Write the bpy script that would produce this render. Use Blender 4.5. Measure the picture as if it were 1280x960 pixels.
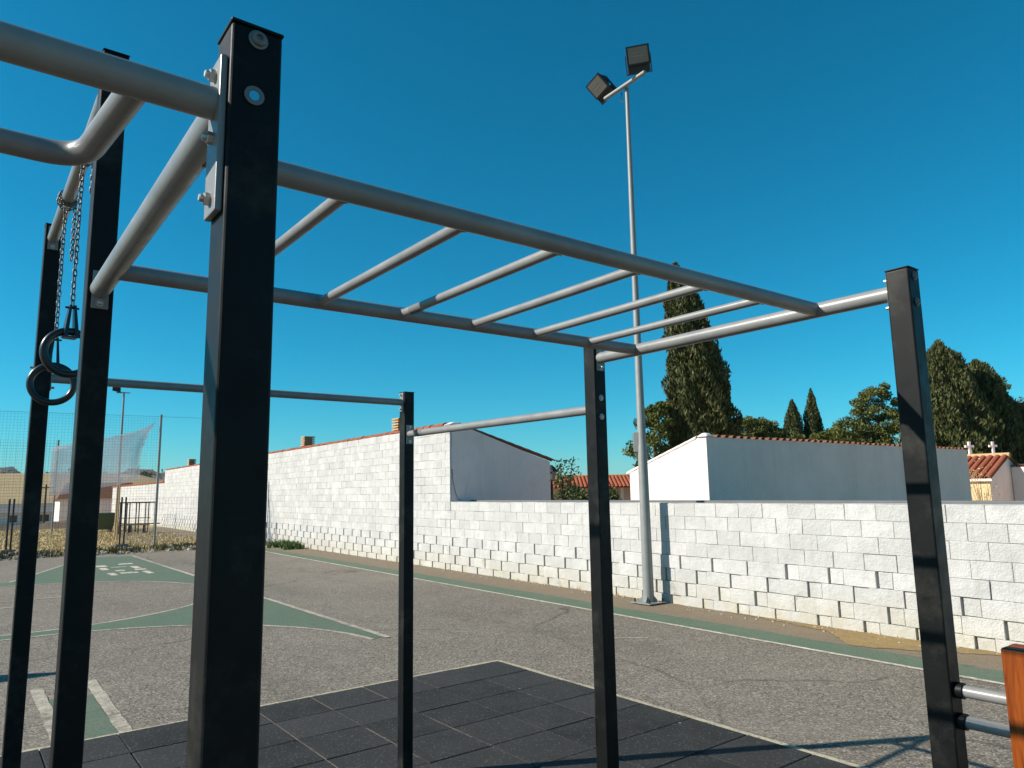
import bpy, math, random
import numpy as np
from mathutils import Vector, Matrix
random.seed(7); rng = np.random.default_rng(7)
for o in list(bpy.data.objects): bpy.data.objects.remove(o)
SC = bpy.context.scene; COL = SC.collection
EYE = 1.78

# ------------------------------------------------------------------ camera
cam = bpy.data.cameras.new('camera'); cam.sensor_width = 36.0; cam.lens = 36.0*901.0/1280.0
cam.clip_start = 0.05; cam.clip_end = 20000
co = bpy.data.objects.new('camera', cam); COL.objects.link(co); SC.camera = co
yaw, pitch, roll = 0.9164, 0.1468, -0.0168
fw = Vector((math.cos(yaw)*math.cos(pitch), math.sin(yaw)*math.cos(pitch), math.sin(pitch)))
rt = Vector((math.sin(yaw), -math.cos(yaw), 0)); up = rt.cross(fw)
r2 = math.cos(roll)*rt + math.sin(roll)*up; u2 = -math.sin(roll)*rt + math.cos(roll)*up
M = Matrix((r2, u2, -fw)).transposed().to_4x4(); M.translation = (0, 0, EYE); co.matrix_world = M
SC.render.resolution_x = 1024; SC.render.resolution_y = 768

# ------------------------------------------------------------------ sky, sun, exposure
SUN_EL = math.radians(33.0); SUN_H = Vector((-0.880, 0.475, 0)).normalized()
world = bpy.data.worlds.new('World'); SC.world = world; world.use_nodes = True
wn = world.node_tree.nodes; wl = world.node_tree.links
sky = wn.new('ShaderNodeTexSky'); sky.sky_type = 'NISHITA'; sky.sun_disc = False
sky.sun_elevation = SUN_EL; sky.sun_rotation = math.atan2(SUN_H.x, SUN_H.y)
sky.altitude = 600; sky.air_density = 1.0; sky.dust_density = 0.3; sky.ozone_density = 5.0
sep = wn.new('ShaderNodeSeparateColor'); com = wn.new('ShaderNodeCombineColor')      # deep teal blue rendering of the clear sky
def wmath(op, a, b_):
    x = wn.new('ShaderNodeMath'); x.operation = op
    for k, c in ((0,a),(1,b_)):
        if isinstance(c, float): x.inputs[k].default_value = c
        else: wl.new(c, x.inputs[k])
    return x.outputs[0]
wl.new(sky.outputs[0], sep.inputs[0]); cr, cg, cb = sep.outputs[0], sep.outputs[1], sep.outputs[2]
wl.new(wmath('MAXIMUM', wmath('SUBTRACT', wmath('MULTIPLY', cr, 1.05), wmath('MULTIPLY', cg, 0.52)), 0.005), com.inputs[0])
wl.new(wmath('MULTIPLY', cg, 1.02), com.inputs[1]); wl.new(wmath('MULTIPLY', cb, 1.05), com.inputs[2])
bg = wn['Background']; bg.inputs['Strength'].default_value = 0.082
wl.new(com.outputs[0], bg.inputs['Color'])
sl = bpy.data.lights.new('sun', 'SUN'); sl.energy = 5.0; sl.angle = math.radians(0.53); sl.color = (1.0, 0.94, 0.85)
so = bpy.data.objects.new('sun', sl); COL.objects.link(so)
sunv = Vector((SUN_H.x*math.cos(SUN_EL), SUN_H.y*math.cos(SUN_EL), math.sin(SUN_EL)))
so.rotation_euler = (-sunv).to_track_quat('-Z', 'Y').to_euler(); so.location = sunv*60
SC.view_settings.view_transform = 'Standard'; SC.view_settings.look = 'None'
SC.view_settings.exposure = 0.5; SC.view_settings.gamma = 1.0; SC.view_settings.use_curve_mapping = False

# ------------------------------------------------------------------ helpers
class MB:
    def __init__(s): s.v = []; s.f = []; s.sm = []
    def add(s, vs, fs, smooth=False):
        o = len(s.v); s.v += [tuple(v) for v in vs]
        for f in fs: s.f.append(tuple(o+i for i in f)); s.sm.append(smooth)
        return s
    def box(s, a, b):
        x0, y0, z0 = a; x1, y1, z1 = b
        return s.add([(x0,y0,z0),(x1,y0,z0),(x1,y1,z0),(x0,y1,z0),(x0,y0,z1),(x1,y0,z1),(x1,y1,z1),(x0,y1,z1)],
                     [(3,2,1,0),(4,5,6,7),(0,1,5,4),(1,2,6,5),(2,3,7,6),(3,0,4,7)])
    def prism(s, poly, z0, z1):
        n = len(poly)
        return s.add([(x,y,z0) for x,y in poly]+[(x,y,z1) for x,y in poly],
                     [tuple(range(n-1,-1,-1)), tuple(range(n,2*n))]+[(i,(i+1)%n,n+(i+1)%n,n+i) for i in range(n)])
    def hull(s, pts_a, pts_b):      # loft between two loops with caps
        n = len(pts_a)
        return s.add(list(pts_a)+list(pts_b), [tuple(range(n-1,-1,-1)), tuple(range(n,2*n))]+[(i,(i+1)%n,n+(i+1)%n,n+i) for i in range(n)])
    def tube(s, path, r, n=16, cap=True, closed=False):
        P = [Vector(p) for p in path]; m = len(P); R = r if isinstance(r, (list, tuple)) else [r]*m
        T = []
        for i in range(m):
            a = P[(i-1) % m] if (closed or i > 0) else P[i]; b = P[(i+1) % m] if (closed or i < m-1) else P[i]
            T.append((b-a).normalized())
        ref = Vector((0,0,1)) if abs(T[0].z) < .9 else Vector((1,0,0))
        u = T[0].cross(ref).normalized(); rings = []
        for i in range(m):
            u = (u - T[i]*u.dot(T[i])).normalized(); w = T[i].cross(u)
            rings.append([P[i]+(u*math.cos(2*math.pi*k/n)+w*math.sin(2*math.pi*k/n))*R[i] for k in range(n)])
        vs = [p for rg in rings for p in rg]; fs = []
        for i in range(m if closed else m-1):
            j = (i+1) % m
            for k in range(n): fs.append((i*n+k, i*n+(k+1)%n, j*n+(k+1)%n, j*n+k))
        s.add(vs, fs, True)
        if cap and not closed:
            s.add(rings[0], [tuple(range(n-1,-1,-1))]); s.add(rings[-1], [tuple(range(n))])
        return s
    def lathe(s, prof, n=16, c=(0,0,0), ax='z'):
        vs = []
        for r, h in prof:
            for k in range(n):
                a = 2*math.pi*k/n; x, y = r*math.cos(a), r*math.sin(a)
                p = {'z':(x,y,h), 'y':(x,h,y), 'x':(h,x,y)}[ax]; vs.append((c[0]+p[0], c[1]+p[1], c[2]+p[2]))
        fs = [(i*n+k, i*n+(k+1)%n, (i+1)*n+(k+1)%n, (i+1)*n+k) for i in range(len(prof)-1) for k in range(n)]
        s.add(vs, fs, False)
        m = len(prof)
        s.add(vs[:n], [tuple(range(n))]); s.add(vs[(m-1)*n:], [tuple(range(n))]); return s
    def mesh(s, name, m):
        me = bpy.data.meshes.new(name); me.from_pydata(s.v, [], s.f)
        me.polygons.foreach_set('use_smooth', s.sm); me.materials.append(m); me.update(); return me
    def build(s, name, m, parent=None, **k): return put(name, s.mesh(name, m), parent, **k)

def put(name, me, parent=None, loc=None, rot=None, label=None, cat=None, group=None, kind=None):
    o = bpy.data.objects.new(name, me); COL.objects.link(o)
    if parent is not None: o.parent = parent
    if loc is not None: o.location = loc
    if rot is not None: o.rotation_euler = rot
    for k, v in (('label',label),('category',cat),('group',group),('kind',kind)):
        if v: o[k] = v
    return o
def thing(name, label, cat, loc=(0,0,0), rotz=0.0, group=None):
    return put(name, None, None, loc, (0,0,rotz), label, cat, group)
def bevel(o, w, seg=2):
    m = o.modifiers.new('bevel', 'BEVEL'); m.width = w; m.segments = seg; m.limit_method = 'ANGLE'; return o
def np_mesh(name, V, F, m):
    me = bpy.data.meshes.new(name); me.from_pydata(V.tolist() if hasattr(V,'tolist') else V, [], F.tolist() if hasattr(F,'tolist') else F)
    me.materials.append(m); me.update(); return me

# ------------------------------------------------------------------ materials
class N:
    def __init__(s, name):
        s.m = bpy.data.materials.new(name); s.m.use_nodes = True; s.t = s.m.node_tree; s.b = s.t.nodes['Principled BSDF']
        s.pos = s.t.nodes.new('ShaderNodeNewGeometry').outputs['Position']
    def n(s, t, **k):
        x = s.t.nodes.new(t)
        for a, v in k.items(): setattr(x, a, v)
        return x
    def l(s, a, b): s.t.links.new(a, b)
    def noise(s, scale, detail=4, rough=.6, vec=None, dist=0):
        x = s.n('ShaderNodeTexNoise'); x.inputs['Scale'].default_value = scale; x.inputs['Detail'].default_value = detail
        x.inputs['Roughness'].default_value = rough; x.inputs['Distortion'].default_value = dist; s.l(vec or s.pos, x.inputs['Vector']); return x.outputs['Fac']
    def voro(s, scale, feature='F1', vec=None):
        x = s.n('ShaderNodeTexVoronoi', feature=feature); x.inputs['Scale'].default_value = scale; s.l(vec or s.pos, x.inputs['Vector']); return x
    def ramp(s, f, a, b, ca=0.0, cb=1.0):
        x = s.n('ShaderNodeMapRange'); x.inputs['From Min'].default_value = a; x.inputs['From Max'].default_value = b
        x.inputs['To Min'].default_value = ca; x.inputs['To Max'].default_value = cb; s.l(f, x.inputs['Value']); return x.outputs[0]
    def mix(s, f, a, b, mode='MIX'):
        x = s.n('ShaderNodeMix', data_type='RGBA', blend_type=mode)
        if isinstance(f, (int,float)): x.inputs[0].default_value = f
        else: s.l(f, x.inputs[0])
        for i, c in ((6,a),(7,b)):
            if isinstance(c, tuple): x.inputs[i].default_value = (*c, 1)
            else: s.l(c, x.inputs[i])
        return x.outputs[2]
    def math(s, op, a, b=None):
        x = s.n('ShaderNodeMath', operation=op)
        for i, c in ((0,a),(1,b)):
            if c is None: continue
            if isinstance(c, (int,float)): x.inputs[i].default_value = c
            else: s.l(c, x.inputs[i])
        return x.outputs[0]
    def z(s):
        x = s.n('ShaderNodeSeparateXYZ'); s.l(s.pos, x.inputs[0]); return x.outputs[2]
    def rnd(s): return s.n('ShaderNodeObjectInfo').outputs['Random']
    def isl(s): return s.n('ShaderNodeNewGeometry').outputs['Random Per Island']
    def bump(s, f, st, d=.01):
        x = s.n('ShaderNodeBump'); x.inputs['Strength'].default_value = st; x.inputs['Distance'].default_value = d
        s.l(f, x.inputs['Height']); s.l(x.outputs[0], s.b.inputs['Normal'])
    def out(s, c, rough=.8, metal=0.0, spec=.5):
        if isinstance(c, tuple): s.b.inputs['Base Color'].default_value = (*c, 1)
        else: s.l(c, s.b.inputs['Base Color'])
        if isinstance(rough, (int,float)): s.b.inputs['Roughness'].default_value = rough
        else: s.l(rough, s.b.inputs['Roughness'])
        s.b.inputs['Metallic'].default_value = metal; s.b.inputs['Specular IOR Level'].default_value = spec; return s.m

def simple(name, c, rough=.7, metal=0.0, var=.25, scale=12.0, spec=.4, bump=0.0):
    s = N(name); d = tuple(x*(1-var) for x in c); e = tuple(min(1,x*(1+var)) for x in c)
    col = s.mix(s.noise(scale, 5, .65), d, e)
    if bump: s.bump(s.noise(scale*6, 3), bump, .004)
    return s.out(col, rough, metal, spec)

def m_asphalt():
    s = N('asphalt')
    big = s.ramp(s.noise(.35, 5, .6), .3, .7); mid = s.noise(3.0, 4, .6)
    base = s.mix(big, (.138,.117,.091), (.215,.183,.144)); base = s.mix(s.ramp(mid,.35,.7,0,.35), base, (.10,.085,.066))
    ag = s.voro(76).outputs['Color']; x = s.n('ShaderNodeSeparateColor'); s.l(ag, x.inputs[0])
    base = s.mix(s.ramp(x.outputs[0],.52,1,0,.85), base, (.40,.345,.275)); base = s.mix(s.ramp(x.outputs[1],.64,1,0,.85), base, (.022,.019,.016))
    warp = s.n('ShaderNodeVectorMath', operation='ADD'); nz = s.n('ShaderNodeTexNoise'); nz.inputs['Scale'].default_value = .9; nz.inputs['Detail'].default_value = 6
    s.l(s.pos, nz.inputs['Vector']); s.l(s.pos, warp.inputs[0]); s.l(nz.outputs['Color'], warp.inputs[1])
    v = s.voro(.17, 'DISTANCE_TO_EDGE', warp.outputs[0])
    crack = s.math('MULTIPLY', s.ramp(v.outputs['Distance'], .0, .006, 1, 0), s.ramp(s.noise(.5,3), .38, .55))
    base = s.mix(s.math('MULTIPLY', crack, .65), base, (.03,.028,.025))
    st = s.ramp(s.noise(1.1, 6, .7), .60, .72, 0, .5); base = s.mix(st, base, (.07,.062,.052))
    mp = s.n('ShaderNodeMapping'); mp.inputs['Scale'].default_value = (1.1,.16,1); mp.inputs['Rotation'].default_value = (0,0,.35); s.l(s.pos, mp.inputs[0])
    base = s.mix(s.ramp(s.noise(.8, 6, .7, mp.outputs[0]), .52, .72, 0, .4), base, (.085,.073,.058))
    base = s.mix(s.ramp(s.noise(.22, 5, .65), .5, .7, 0, .35), base, (.26,.22,.17))
    s.bump(s.noise(140, 2), .35, .006)
    return s.out(base, .92, 0, .25)
def m_paint(name, c, wear, lo=.45, hi=.6, under=(.17,.145,.113)):
    s = N(name); col = s.mix(s.noise(2.2, 6, .7), tuple(x*.75 for x in c), tuple(x*1.2 for x in c))
    w = s.ramp(s.noise(9, 8, .75), lo, hi); w2 = s.ramp(s.noise(.8, 4), .35, .65, .25, 1.0)
    f = s.math('MULTIPLY', s.math('MULTIPLY', w, w2), wear)
    ag = s.voro(76).outputs['Color']; x = s.n('ShaderNodeSeparateColor'); s.l(ag, x.inputs[0])
    col = s.mix(f, col, under); col = s.mix(s.ramp(x.outputs[1],.68,1,0,.6), col, (.045,.042,.036))
    s.bump(s.noise(140, 2), .3, .005); return s.out(col, .85, 0, .3)
def m_block(name, island=False):
    s = N(name); r = s.isl() if island else s.rnd()
    base = s.mix(s.ramp(s.noise(2.2, 6, .7), .32, .72), (.47,.45,.425), (.66,.635,.60))
    base = s.mix(s.math('MULTIPLY', r, .5), base, (.40,.39,.372))
    pit = s.ramp(s.noise(70, 4, .75), .55, .72, 0, .75); base = s.mix(pit, base, (.30,.297,.285))
    low = s.ramp(s.z(), .05, .5, 1, 0)
    base = s.mix(s.math('MULTIPLY', low, s.ramp(s.noise(3, 5, .7), .35, .65, .15, .8)), base, (.45,.40,.29))
    st = s.math('MULTIPLY', s.ramp(s.noise(1.6, 7, .75), .62, .72), s.ramp(s.z(), .3, 1.0, .8, .1))
    base = s.mix(st, base, (.22,.205,.18))
    mp = s.n('ShaderNodeMapping'); mp.inputs['Scale'].default_value = (5,5,.35); s.l(s.pos, mp.inputs[0])
    base = s.mix(s.math('MULTIPLY', s.ramp(s.noise(1.0, 5, .7, mp.outputs[0]), .55, .75), .38), base, (.33,.32,.30))
    s.bump(s.math('ADD', s.noise(45, 4, .7), s.math('MULTIPLY', s.noise(11, 3), 1.4)), .8, .014)
    return s.out(base, .9, 0, .2)
def m_plaster(name, c=(.86,.70,.64)):
    s = N(name); base = s.mix(s.ramp(s.noise(1.1, 7, .7), .3, .7), tuple(x*.86 for x in c), c)
    crack = s.voro(.9, 'DISTANCE_TO_EDGE'); w = s.ramp(crack.outputs['Distance'], 0, .01, .25, 0)
    base = s.mix(s.math('MULTIPLY', w, s.ramp(s.noise(.9,3), .45, .6)), base, (.4,.39,.37))
    mp = s.n('ShaderNodeMapping'); mp.inputs['Scale'].default_value = (3,3,.25); s.l(s.pos, mp.inputs[0])
    base = s.mix(s.math('MULTIPLY', s.ramp(s.noise(1.0, 6, .75, mp.outputs[0]), .5, .75), .35), base, tuple(x*.6 for x in c))
    s.bump(s.math('ADD', s.noise(7, 4), s.math('MULTIPLY', s.noise(60, 3), .4)), .5, .015); return s.out(base, .9, 0, .2)
def m_powder(name, c, rough, fleck=.5, spec=.28, worn=None):
    s = N(name); base = s.mix(s.ramp(s.noise(6, 5, .7), .3, .7), tuple(x*.8 for x in c), tuple(x*1.2 for x in c))
    f = s.ramp(s.noise(260, 2, .6), .70, .80, 0, fleck); base = s.mix(f, base, tuple(min(1,x*3+.05) for x in c))
    du = s.ramp(s.noise(3.0, 7, .75), .52, .72, 0, .22); base = s.mix(du, base, (.13,.115,.09))
    mp = s.n('ShaderNodeMapping'); mp.inputs['Scale'].default_value = (1,1,.12); s.l(s.pos, mp.inputs[0]); sc = s.ramp(s.noise(55, 3, .6, mp.outputs[0]), .71, .73, 0, .45); base = s.mix(s.math('MULTIPLY', sc, s.ramp(s.noise(4, 3), .5, .65)), base, worn or tuple(min(1,x*2.2+.02) for x in c))
    s.bump(s.noise(220, 2), .08, .002); return s.out(base, s.ramp(s.noise(18, 4), .3, .7, rough-.07, rough+.1), 0, spec)
def m_rubber():
    s = N('rubber'); r = s.rnd()
    base = s.mix(s.ramp(s.noise(2.5, 6, .7), .3, .72), (.009,.0085,.008), (.030,.0285,.026)); base = s.mix(s.math('MULTIPLY', r, .7), base, (.040,.038,.035))
    x = s.n('ShaderNodeSeparateColor'); s.l(s.voro(120).outputs['Color'], x.inputs[0]); base = s.mix(s.ramp(x.outputs[0], .93, 1, 0, .5), base, (.2,.2,.19))
    v = s.voro(3.1); fl = s.ramp(v.outputs['Distance'], .035, .055, 1, 0); c2 = s.n('ShaderNodeSeparateColor'); s.l(v.outputs['Color'], c2.inputs[0])
    base = s.mix(s.math('MULTIPLY', fl, s.ramp(c2.outputs[0], .55, .6, 0, .8)), base, (.35,.35,.33))
    s.bump(s.noise(180, 3), .5, .006); return s.out(base, .85, 0, .3)
def m_leaf(name, a, b, c=None):
    s = N(name); col = s.mix(s.isl(), a, b)
    if c: col = s.mix(s.ramp(s.noise(.6, 3), .45, .7), col, c)
    s.b.inputs['Subsurface Weight'].default_value = 0.0
    return s.out(col, .65, 0, .25)
def m_ground():
    s = N('soil'); a = s.mix(s.ramp(s.noise(.05, 6, .7), .3, .7), (.33,.235,.12), (.44,.33,.175)); a = s.mix(s.ramp(s.noise(1.2, 6, .8), .45, .75, 0, .6), a, (.22,.15,.07))
    s.bump(s.noise(6, 5), .6, .05); return s.out(a, 1.0, 0, .1)

A = dict(
 asphalt=m_asphalt(), green=m_paint('court_green', (.092,.148,.094), 1.0, .42, .70), white_line=m_paint('line_paint', (.66,.59,.46), 1.0, .40, .62), old_line=m_paint('old_line_paint', (.52,.455,.35), 1.0, .36, .60),
 dust=m_paint('dusty_asphalt', (.215,.160,.10), .8, .4, .65), sand=m_paint('sand_patch', (.31,.205,.075), 1.0, .40, .66, (.175,.135,.088)), cream=m_paint('mat_edge', (.46,.40,.28), .7, .45, .65),
 block=m_block('white_block'), block_i=m_block('white_blocks', True), plaster=m_plaster('white_plaster'), black=m_powder('black_powder_coat', (.0060,.0064,.0064), .46, .35, .16), grey=m_powder('grey_powder_coat', (.225,.219,.208), .36, .2, .5, (.30,.29,.27)),
 zinc=simple('zinc', (.45,.44,.42), .42, .8, .2, 60), dullsteel=simple('dull_steel', (.17,.165,.16), .5, .3, .2, 60), polished=simple('polished_steel', (.75,.75,.74), .12, 1.0, .05, 60), chain=simple('galvanised_chain', (.16,.145,.125), .45, .7, .3, 80),
 rubber=m_rubber(), ringm=simple('black_plastic', (.016,.017,.018), .33, 0, .2, 40, .5), galv=simple('galvanised_steel', (.25,.25,.235), .55, .2, .25, 7), darkmetal=simple('dark_metal', (.02,.02,.022), .5, 0, .3, 20),
 glass=simple('lamp_glass', (.17,.16,.14), .3, 0, .25, 9, .6), concrete=simple('concrete', (.16,.158,.155), .9, 0, .2, 5, .2, .3), tile=simple('roof_tile', (.30,.085,.042), .85, 0, .4, 3.5, .2, .3), oldtile=simple('old_tile', (.20,.085,.05), .9, 0, .45, 4, .2, .3),
 clay=simple('clay_slab', (.50,.33,.17), .9, 0, .25, 9, .2, .3), cream_wall=simple('cream_render', (.62,.47,.26), .9, 0, .25, 2.5, .2, .3), wood_bark=simple('bark', (.10,.075,.05), .95, 0, .4, 8, .1, .5), soil=m_ground(),
 greyroof=simple('grey_roof', (.17,.165,.155), .9, 0, .2, 2, .2), window=simple('dark_window', (.02,.022,.025), .2, 0, .2, 3, .5), bin=simple('green_plastic', (.07,.085,.03), .5, 0, .2, 4), net=simple('net_cord', (.03,.045,.045), .8, 0, .2, 5), stone=simple('stone', (.36,.32,.25), .95, 0, .35, 9, .2, .4),
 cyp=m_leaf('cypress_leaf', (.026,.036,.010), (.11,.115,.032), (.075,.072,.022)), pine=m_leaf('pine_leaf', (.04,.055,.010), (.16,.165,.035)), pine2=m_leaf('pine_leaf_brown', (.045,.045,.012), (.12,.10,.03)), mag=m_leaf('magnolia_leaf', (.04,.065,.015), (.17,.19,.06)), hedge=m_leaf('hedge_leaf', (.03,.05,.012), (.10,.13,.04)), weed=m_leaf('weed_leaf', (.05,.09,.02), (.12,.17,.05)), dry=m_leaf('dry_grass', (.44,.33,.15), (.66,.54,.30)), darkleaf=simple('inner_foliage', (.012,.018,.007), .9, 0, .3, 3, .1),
 hill=simple('hill_scrub', (.11,.10,.075), 1.0, 0, .35, .01, .1), brownhill=simple('brown_hill', (.14,.105,.075), 1.0, 0, .35, .02, .1))
def m_wood():
    s = N('varnished_wood'); mp = s.n('ShaderNodeMapping'); mp.inputs['Scale'].default_value = (14,14,1.2); s.l(s.pos, mp.inputs[0])
    g = s.noise(2.5, 6, .7, mp.outputs[0], 1.5); col = s.mix(s.ramp(g, .35, .65), (.13,.022,.002), (.29,.066,.005)); col = s.mix(s.ramp(g, .66, .7, 0, .7), col, (.10,.02,.006))
    s.bump(g, .15, .003); return s.out(col, .45, 0, .25)
A['wood'] = m_wood()
def m_fabric():
    s = N('shade_net'); s.out((.50,.50,.52), .9, 0, .1); tr = s.n('ShaderNodeBsdfTransparent'); mx = s.n('ShaderNodeMixShader')
    tl = s.n('ShaderNodeBsdfTranslucent'); tl.inputs['Color'].default_value = (.50,.50,.54,1); m2 = s.n('ShaderNodeMixShader'); m2.inputs[0].default_value = .5; s.l(s.b.outputs[0], m2.inputs[1]); s.l(tl.outputs[0], m2.inputs[2])
    s.l(s.ramp(s.noise(1.3, 4), .3, .7, .32, .55), mx.inputs[0]); s.l(tr.outputs[0], mx.inputs[1]); s.l(m2.outputs[0], mx.inputs[2])
    s.l(mx.outputs[0], s.t.nodes['Material Output'].inputs['Surface']); return s.m
A['fabric'] = m_fabric()

# ------------------------------------------------------------------ ground, court and markings
def smooth(a, b, x): t = np.clip((x-a)/(b-a), 0, 1); return t*t*(3-2*t)
def terrain():
    gx = np.r_[np.linspace(-5000,-300,14)[:-1], np.linspace(-300,300,41), np.linspace(300,5000,14)[1:]]
    gy = np.r_[np.linspace(-3000,-50,8)[:-1], np.linspace(-50,45,6)[:-1], np.linspace(45,130,18)[:-1], np.linspace(130,900,40)[:-1], np.linspace(900,6000,14)]
    X, Y = np.meshgrid(gx, gy); lft = smooth(.30, .16, X/np.maximum(Y,1)) * (Y > 40)
    Z = -.03 - 1.8*smooth(53, 78, Y)*lft + smooth(170, 560, Y)*18*lft + 1.5*np.sin(X*.021+Y*.013)*smooth(200,600,Y)
    V = np.c_[X.ravel(), Y.ravel(), Z.ravel()]; nx, ny = len(gx), len(gy)
    F = [(j*nx+i, j*nx+i+1, (j+1)*nx+i+1, (j+1)*nx+i) for j in range(ny-1) for i in range(nx-1)]
    me = np_mesh('ground', V, F, A['soil']); me.polygons.foreach_set('use_smooth', [True]*len(F)); put('ground', me, kind='structure')
terrain()
def sheet(name, poly, z, m, parent=None, kind='structure'):
    me = bpy.data.meshes.new(name); me.from_pydata([(x,y,z) for x,y in poly], [], [tuple(range(len(poly)))]); me.materials.append(m); return put(name, me, parent, kind=kind)
def strip(name, pts, w, z, m, jag=0.0):      # painted band of width w along a polyline
    P = [Vector((x,y,0)) for x,y in pts]; L = []; Rr = []
    for i, p in enumerate(P):
        t = (P[min(i+1,len(P)-1)]-P[max(i-1,0)]).normalized(); nn = Vector((-t.y, t.x, 0)); a = w/2*(1+random.uniform(-jag,jag)); b = w/2*(1+random.uniform(-jag,jag))
        L.append((p.x+nn.x*a, p.y+nn.y*a, z)); Rr.append((p.x-nn.x*b, p.y-nn.y*b, z))
    n = len(P); me = bpy.data.meshes.new(name); me.from_pydata(L+Rr, [], [(i, n+i, n+i+1, i+1) for i in range(n-1)]); me.materials.append(m); return put(name, me, kind='structure')
def seg(a, b, n): return [(a[0]+(b[0]-a[0])*i/n, a[1]+(b[1]-a[1])*i/n) for i in range(n+1)]
def WX(y): return 8.81+.026*y
court_poly = [(-40,-25)]+[(WX(-25)+.1,-25),(WX(25.3)+.1,25.3)]+[(9.2-.35*i, 25.2+.10*i+random.uniform(-.25,.25)) for i in range(1,40)]+[(-40,29)]
sheet('court', court_poly, 0.0, A['asphalt'])
# dusty strip, green runoff band and side line beside the white wall
dl = [(7.99+.017*y+random.uniform(-.03,.03), y) for y in np.linspace(-6,24.6,90)]
sheet('path', [(WX(-6)+.05,-6)]+[(WX(24.6)+.05,24.6)]+dl[::-1], .002, A['dust'])
gl = [(8.00+.017*y+random.uniform(-.035,.035), y) for y in np.linspace(-6,24.3,110)]
sheet('painted_green_band', [(7.53+.018*y, y) for y in (-6,24.3)][::-1][::-1]+gl[::-1], .003, A['green'])
strip('court_side_line', [(7.50+.018*y, y) for y in np.linspace(-6,24.3,150)], .065, .006, A['white_line'], .15)
sv = []; sf = []; NS = 60
for i in range(NS):
    y = 2.9+3.9*i/(NS-1); w_ = float(np.interp(y, [2.9,3.2,3.8,4.2,4.45,4.7,5.0,5.6,6.3,6.8], [.04,.2,.55,.78,.85,.55,.28,.16,.08,.03]))+random.uniform(-.03,.03); sv += [(WX(y)-max(.02,w_), y, .007), (WX(y)+.03, y, .007)]
    if i: sf.append((2*i-2, 2*i-1, 2*i+1, 2*i))
put('sand_drift', np_mesh('sand_drift', sv, sf, A['sand']), kind='structure')
# circles and green keys
c1, r1, c2, r2_ = (.85,8.2), 3.36, (.8,15.2), 3.27
def arc(c, r, a0, a1, n=40): return [(c[0]+r*math.cos(math.radians(a0+(a1-a0)*i/n)), c[1]+r*math.sin(math.radians(a0+(a1-a0)*i/n))) for i in range(n+1)]
a1 = arc(c1, r1, 3, 110); a2 = arc(c2, r2_, -110, 0)
sheet('painted_key', [(4.40,8.45)]+a1+a2+[(4.42,15.2)], .003, A['green'])
strip('court_circle_line', a1, .07, .005, A['old_line'], .2); strip('court_circle_line', arc(c2, r2_, -112, 118, 80), .07, .005, A['old_line'], .2)
strip('court_key_line', [(4.40+.001*y, y) for y in np.linspace(8.35,24.9,80)], .08, .007, A['old_line'], .2)
a3 = arc(c2, r2_, 112, 8)
sheet('painted_key', [(4.42,15.7),(4.42,24.8),(3.9,25.2),(3.2,25.2),(2.38,23.0),(1.63,20.9),(1.05,19.3),(.2,18.4)]+a3, .003, A['green'])
strip('court_key_line', seg((1.05,19.25),(3.25,25.25),20), .08, .005, A['old_line'], .2)
strip('court_cross_line', seg((-6,15.72),(1.75,15.76),30), .07, .005, A['old_line'], .2); strip('court_cross_line', seg((-6,14.83),(.95,14.87),30), .07, .005, A['old_line'], .2)
strip('hopscotch_line', seg((.75,6.44),(.745,8.42),16), .10, .005, A['old_line'], .12); strip('hopscotch_line', seg((1.175,6.44),(1.19,8.45),16), .10, .005, A['old_line'], .12)
sheet('hopscotch_green', [(.80,6.42),(1.125,6.42),(1.13,7.85),(.80,7.9)], .003, A['green'])
for a, b, c, d in [(3.03,21.6,.26,.5),(3.02,20.6,.16,.7),(3.6,21.95,.34,.34),(3.72,20.5,.16,.75),(3.24,20.05,.2,.34),(3.66,20.05,.26,.3),(3.72,18.95,.14,.75),(2.98,19.1,.15,.65),(3.24,19.35,.26,.34),(3.5,19.3,.1,.3),(3.3,21.2,.35,.14)]:
    strip('court_lettering', seg((a+c/2,b),(a+c/2,b+d),5), c, .006, A['white_line'], .12)
strip('court_cross_line', seg((6.3,6.55),(6.75,6.2),5), .05, .004, A['old_line'], .3); strip('court_cross_line', seg((6.0,24.2),(6.6,24.0),5), .08, .004, A['old_line'], .3)

# rubber flooring, tile by tile
xs = [4.655, 4.11]+[4.11-.5*i for i in range(1,14)]; ys = [6.395, 5.875, 5.365]+[5.365-.502*i for i in range(1,13)]
flo = put('rubber_floor', None, loc=(0,0,0), kind='structure')
tm = {}
def tile_mesh(w, d):
    k = (round(w,3), round(d,3))
    if k not in tm:
        b = MB(); g = .0035; c = .004; h = .016
        b.hull([(g,g,0),(w-g,g,0),(w-g,d-g,0),(g,d-g,0)], [(g,g,h-c),(w-g,g,h-c),(w-g,d-g,h-c),(g,d-g,h-c)])
        b.add([(g,g,h-c),(w-g,g,h-c),(w-g,d-g,h-c),(g,d-g,h-c),(g+c,g+c,h),(w-g-c,g+c,h),(w-g-c,d-g-c,h),(g+c,d-g-c,h)], [(4,5,6,7),(0,1,5,4),(1,2,6,5),(2,3,7,6),(3,0,4,7)])
        tm[k] = b.mesh('tile', A['rubber'])
    return tm[k]
for i in range(len(xs)-1):
    for j in range(len(ys)-1):
        put('tile', tile_mesh(xs[i]-xs[i+1], ys[j]-ys[j+1]), flo, (xs[i+1]+random.uniform(-.0015,.0015), ys[j+1]+random.uniform(-.0015,.0015), .001+random.uniform(0,.003)),
            (random.uniform(-.003,.003), random.uniform(-.003,.003), random.uniform(-.003,.003)))
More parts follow.
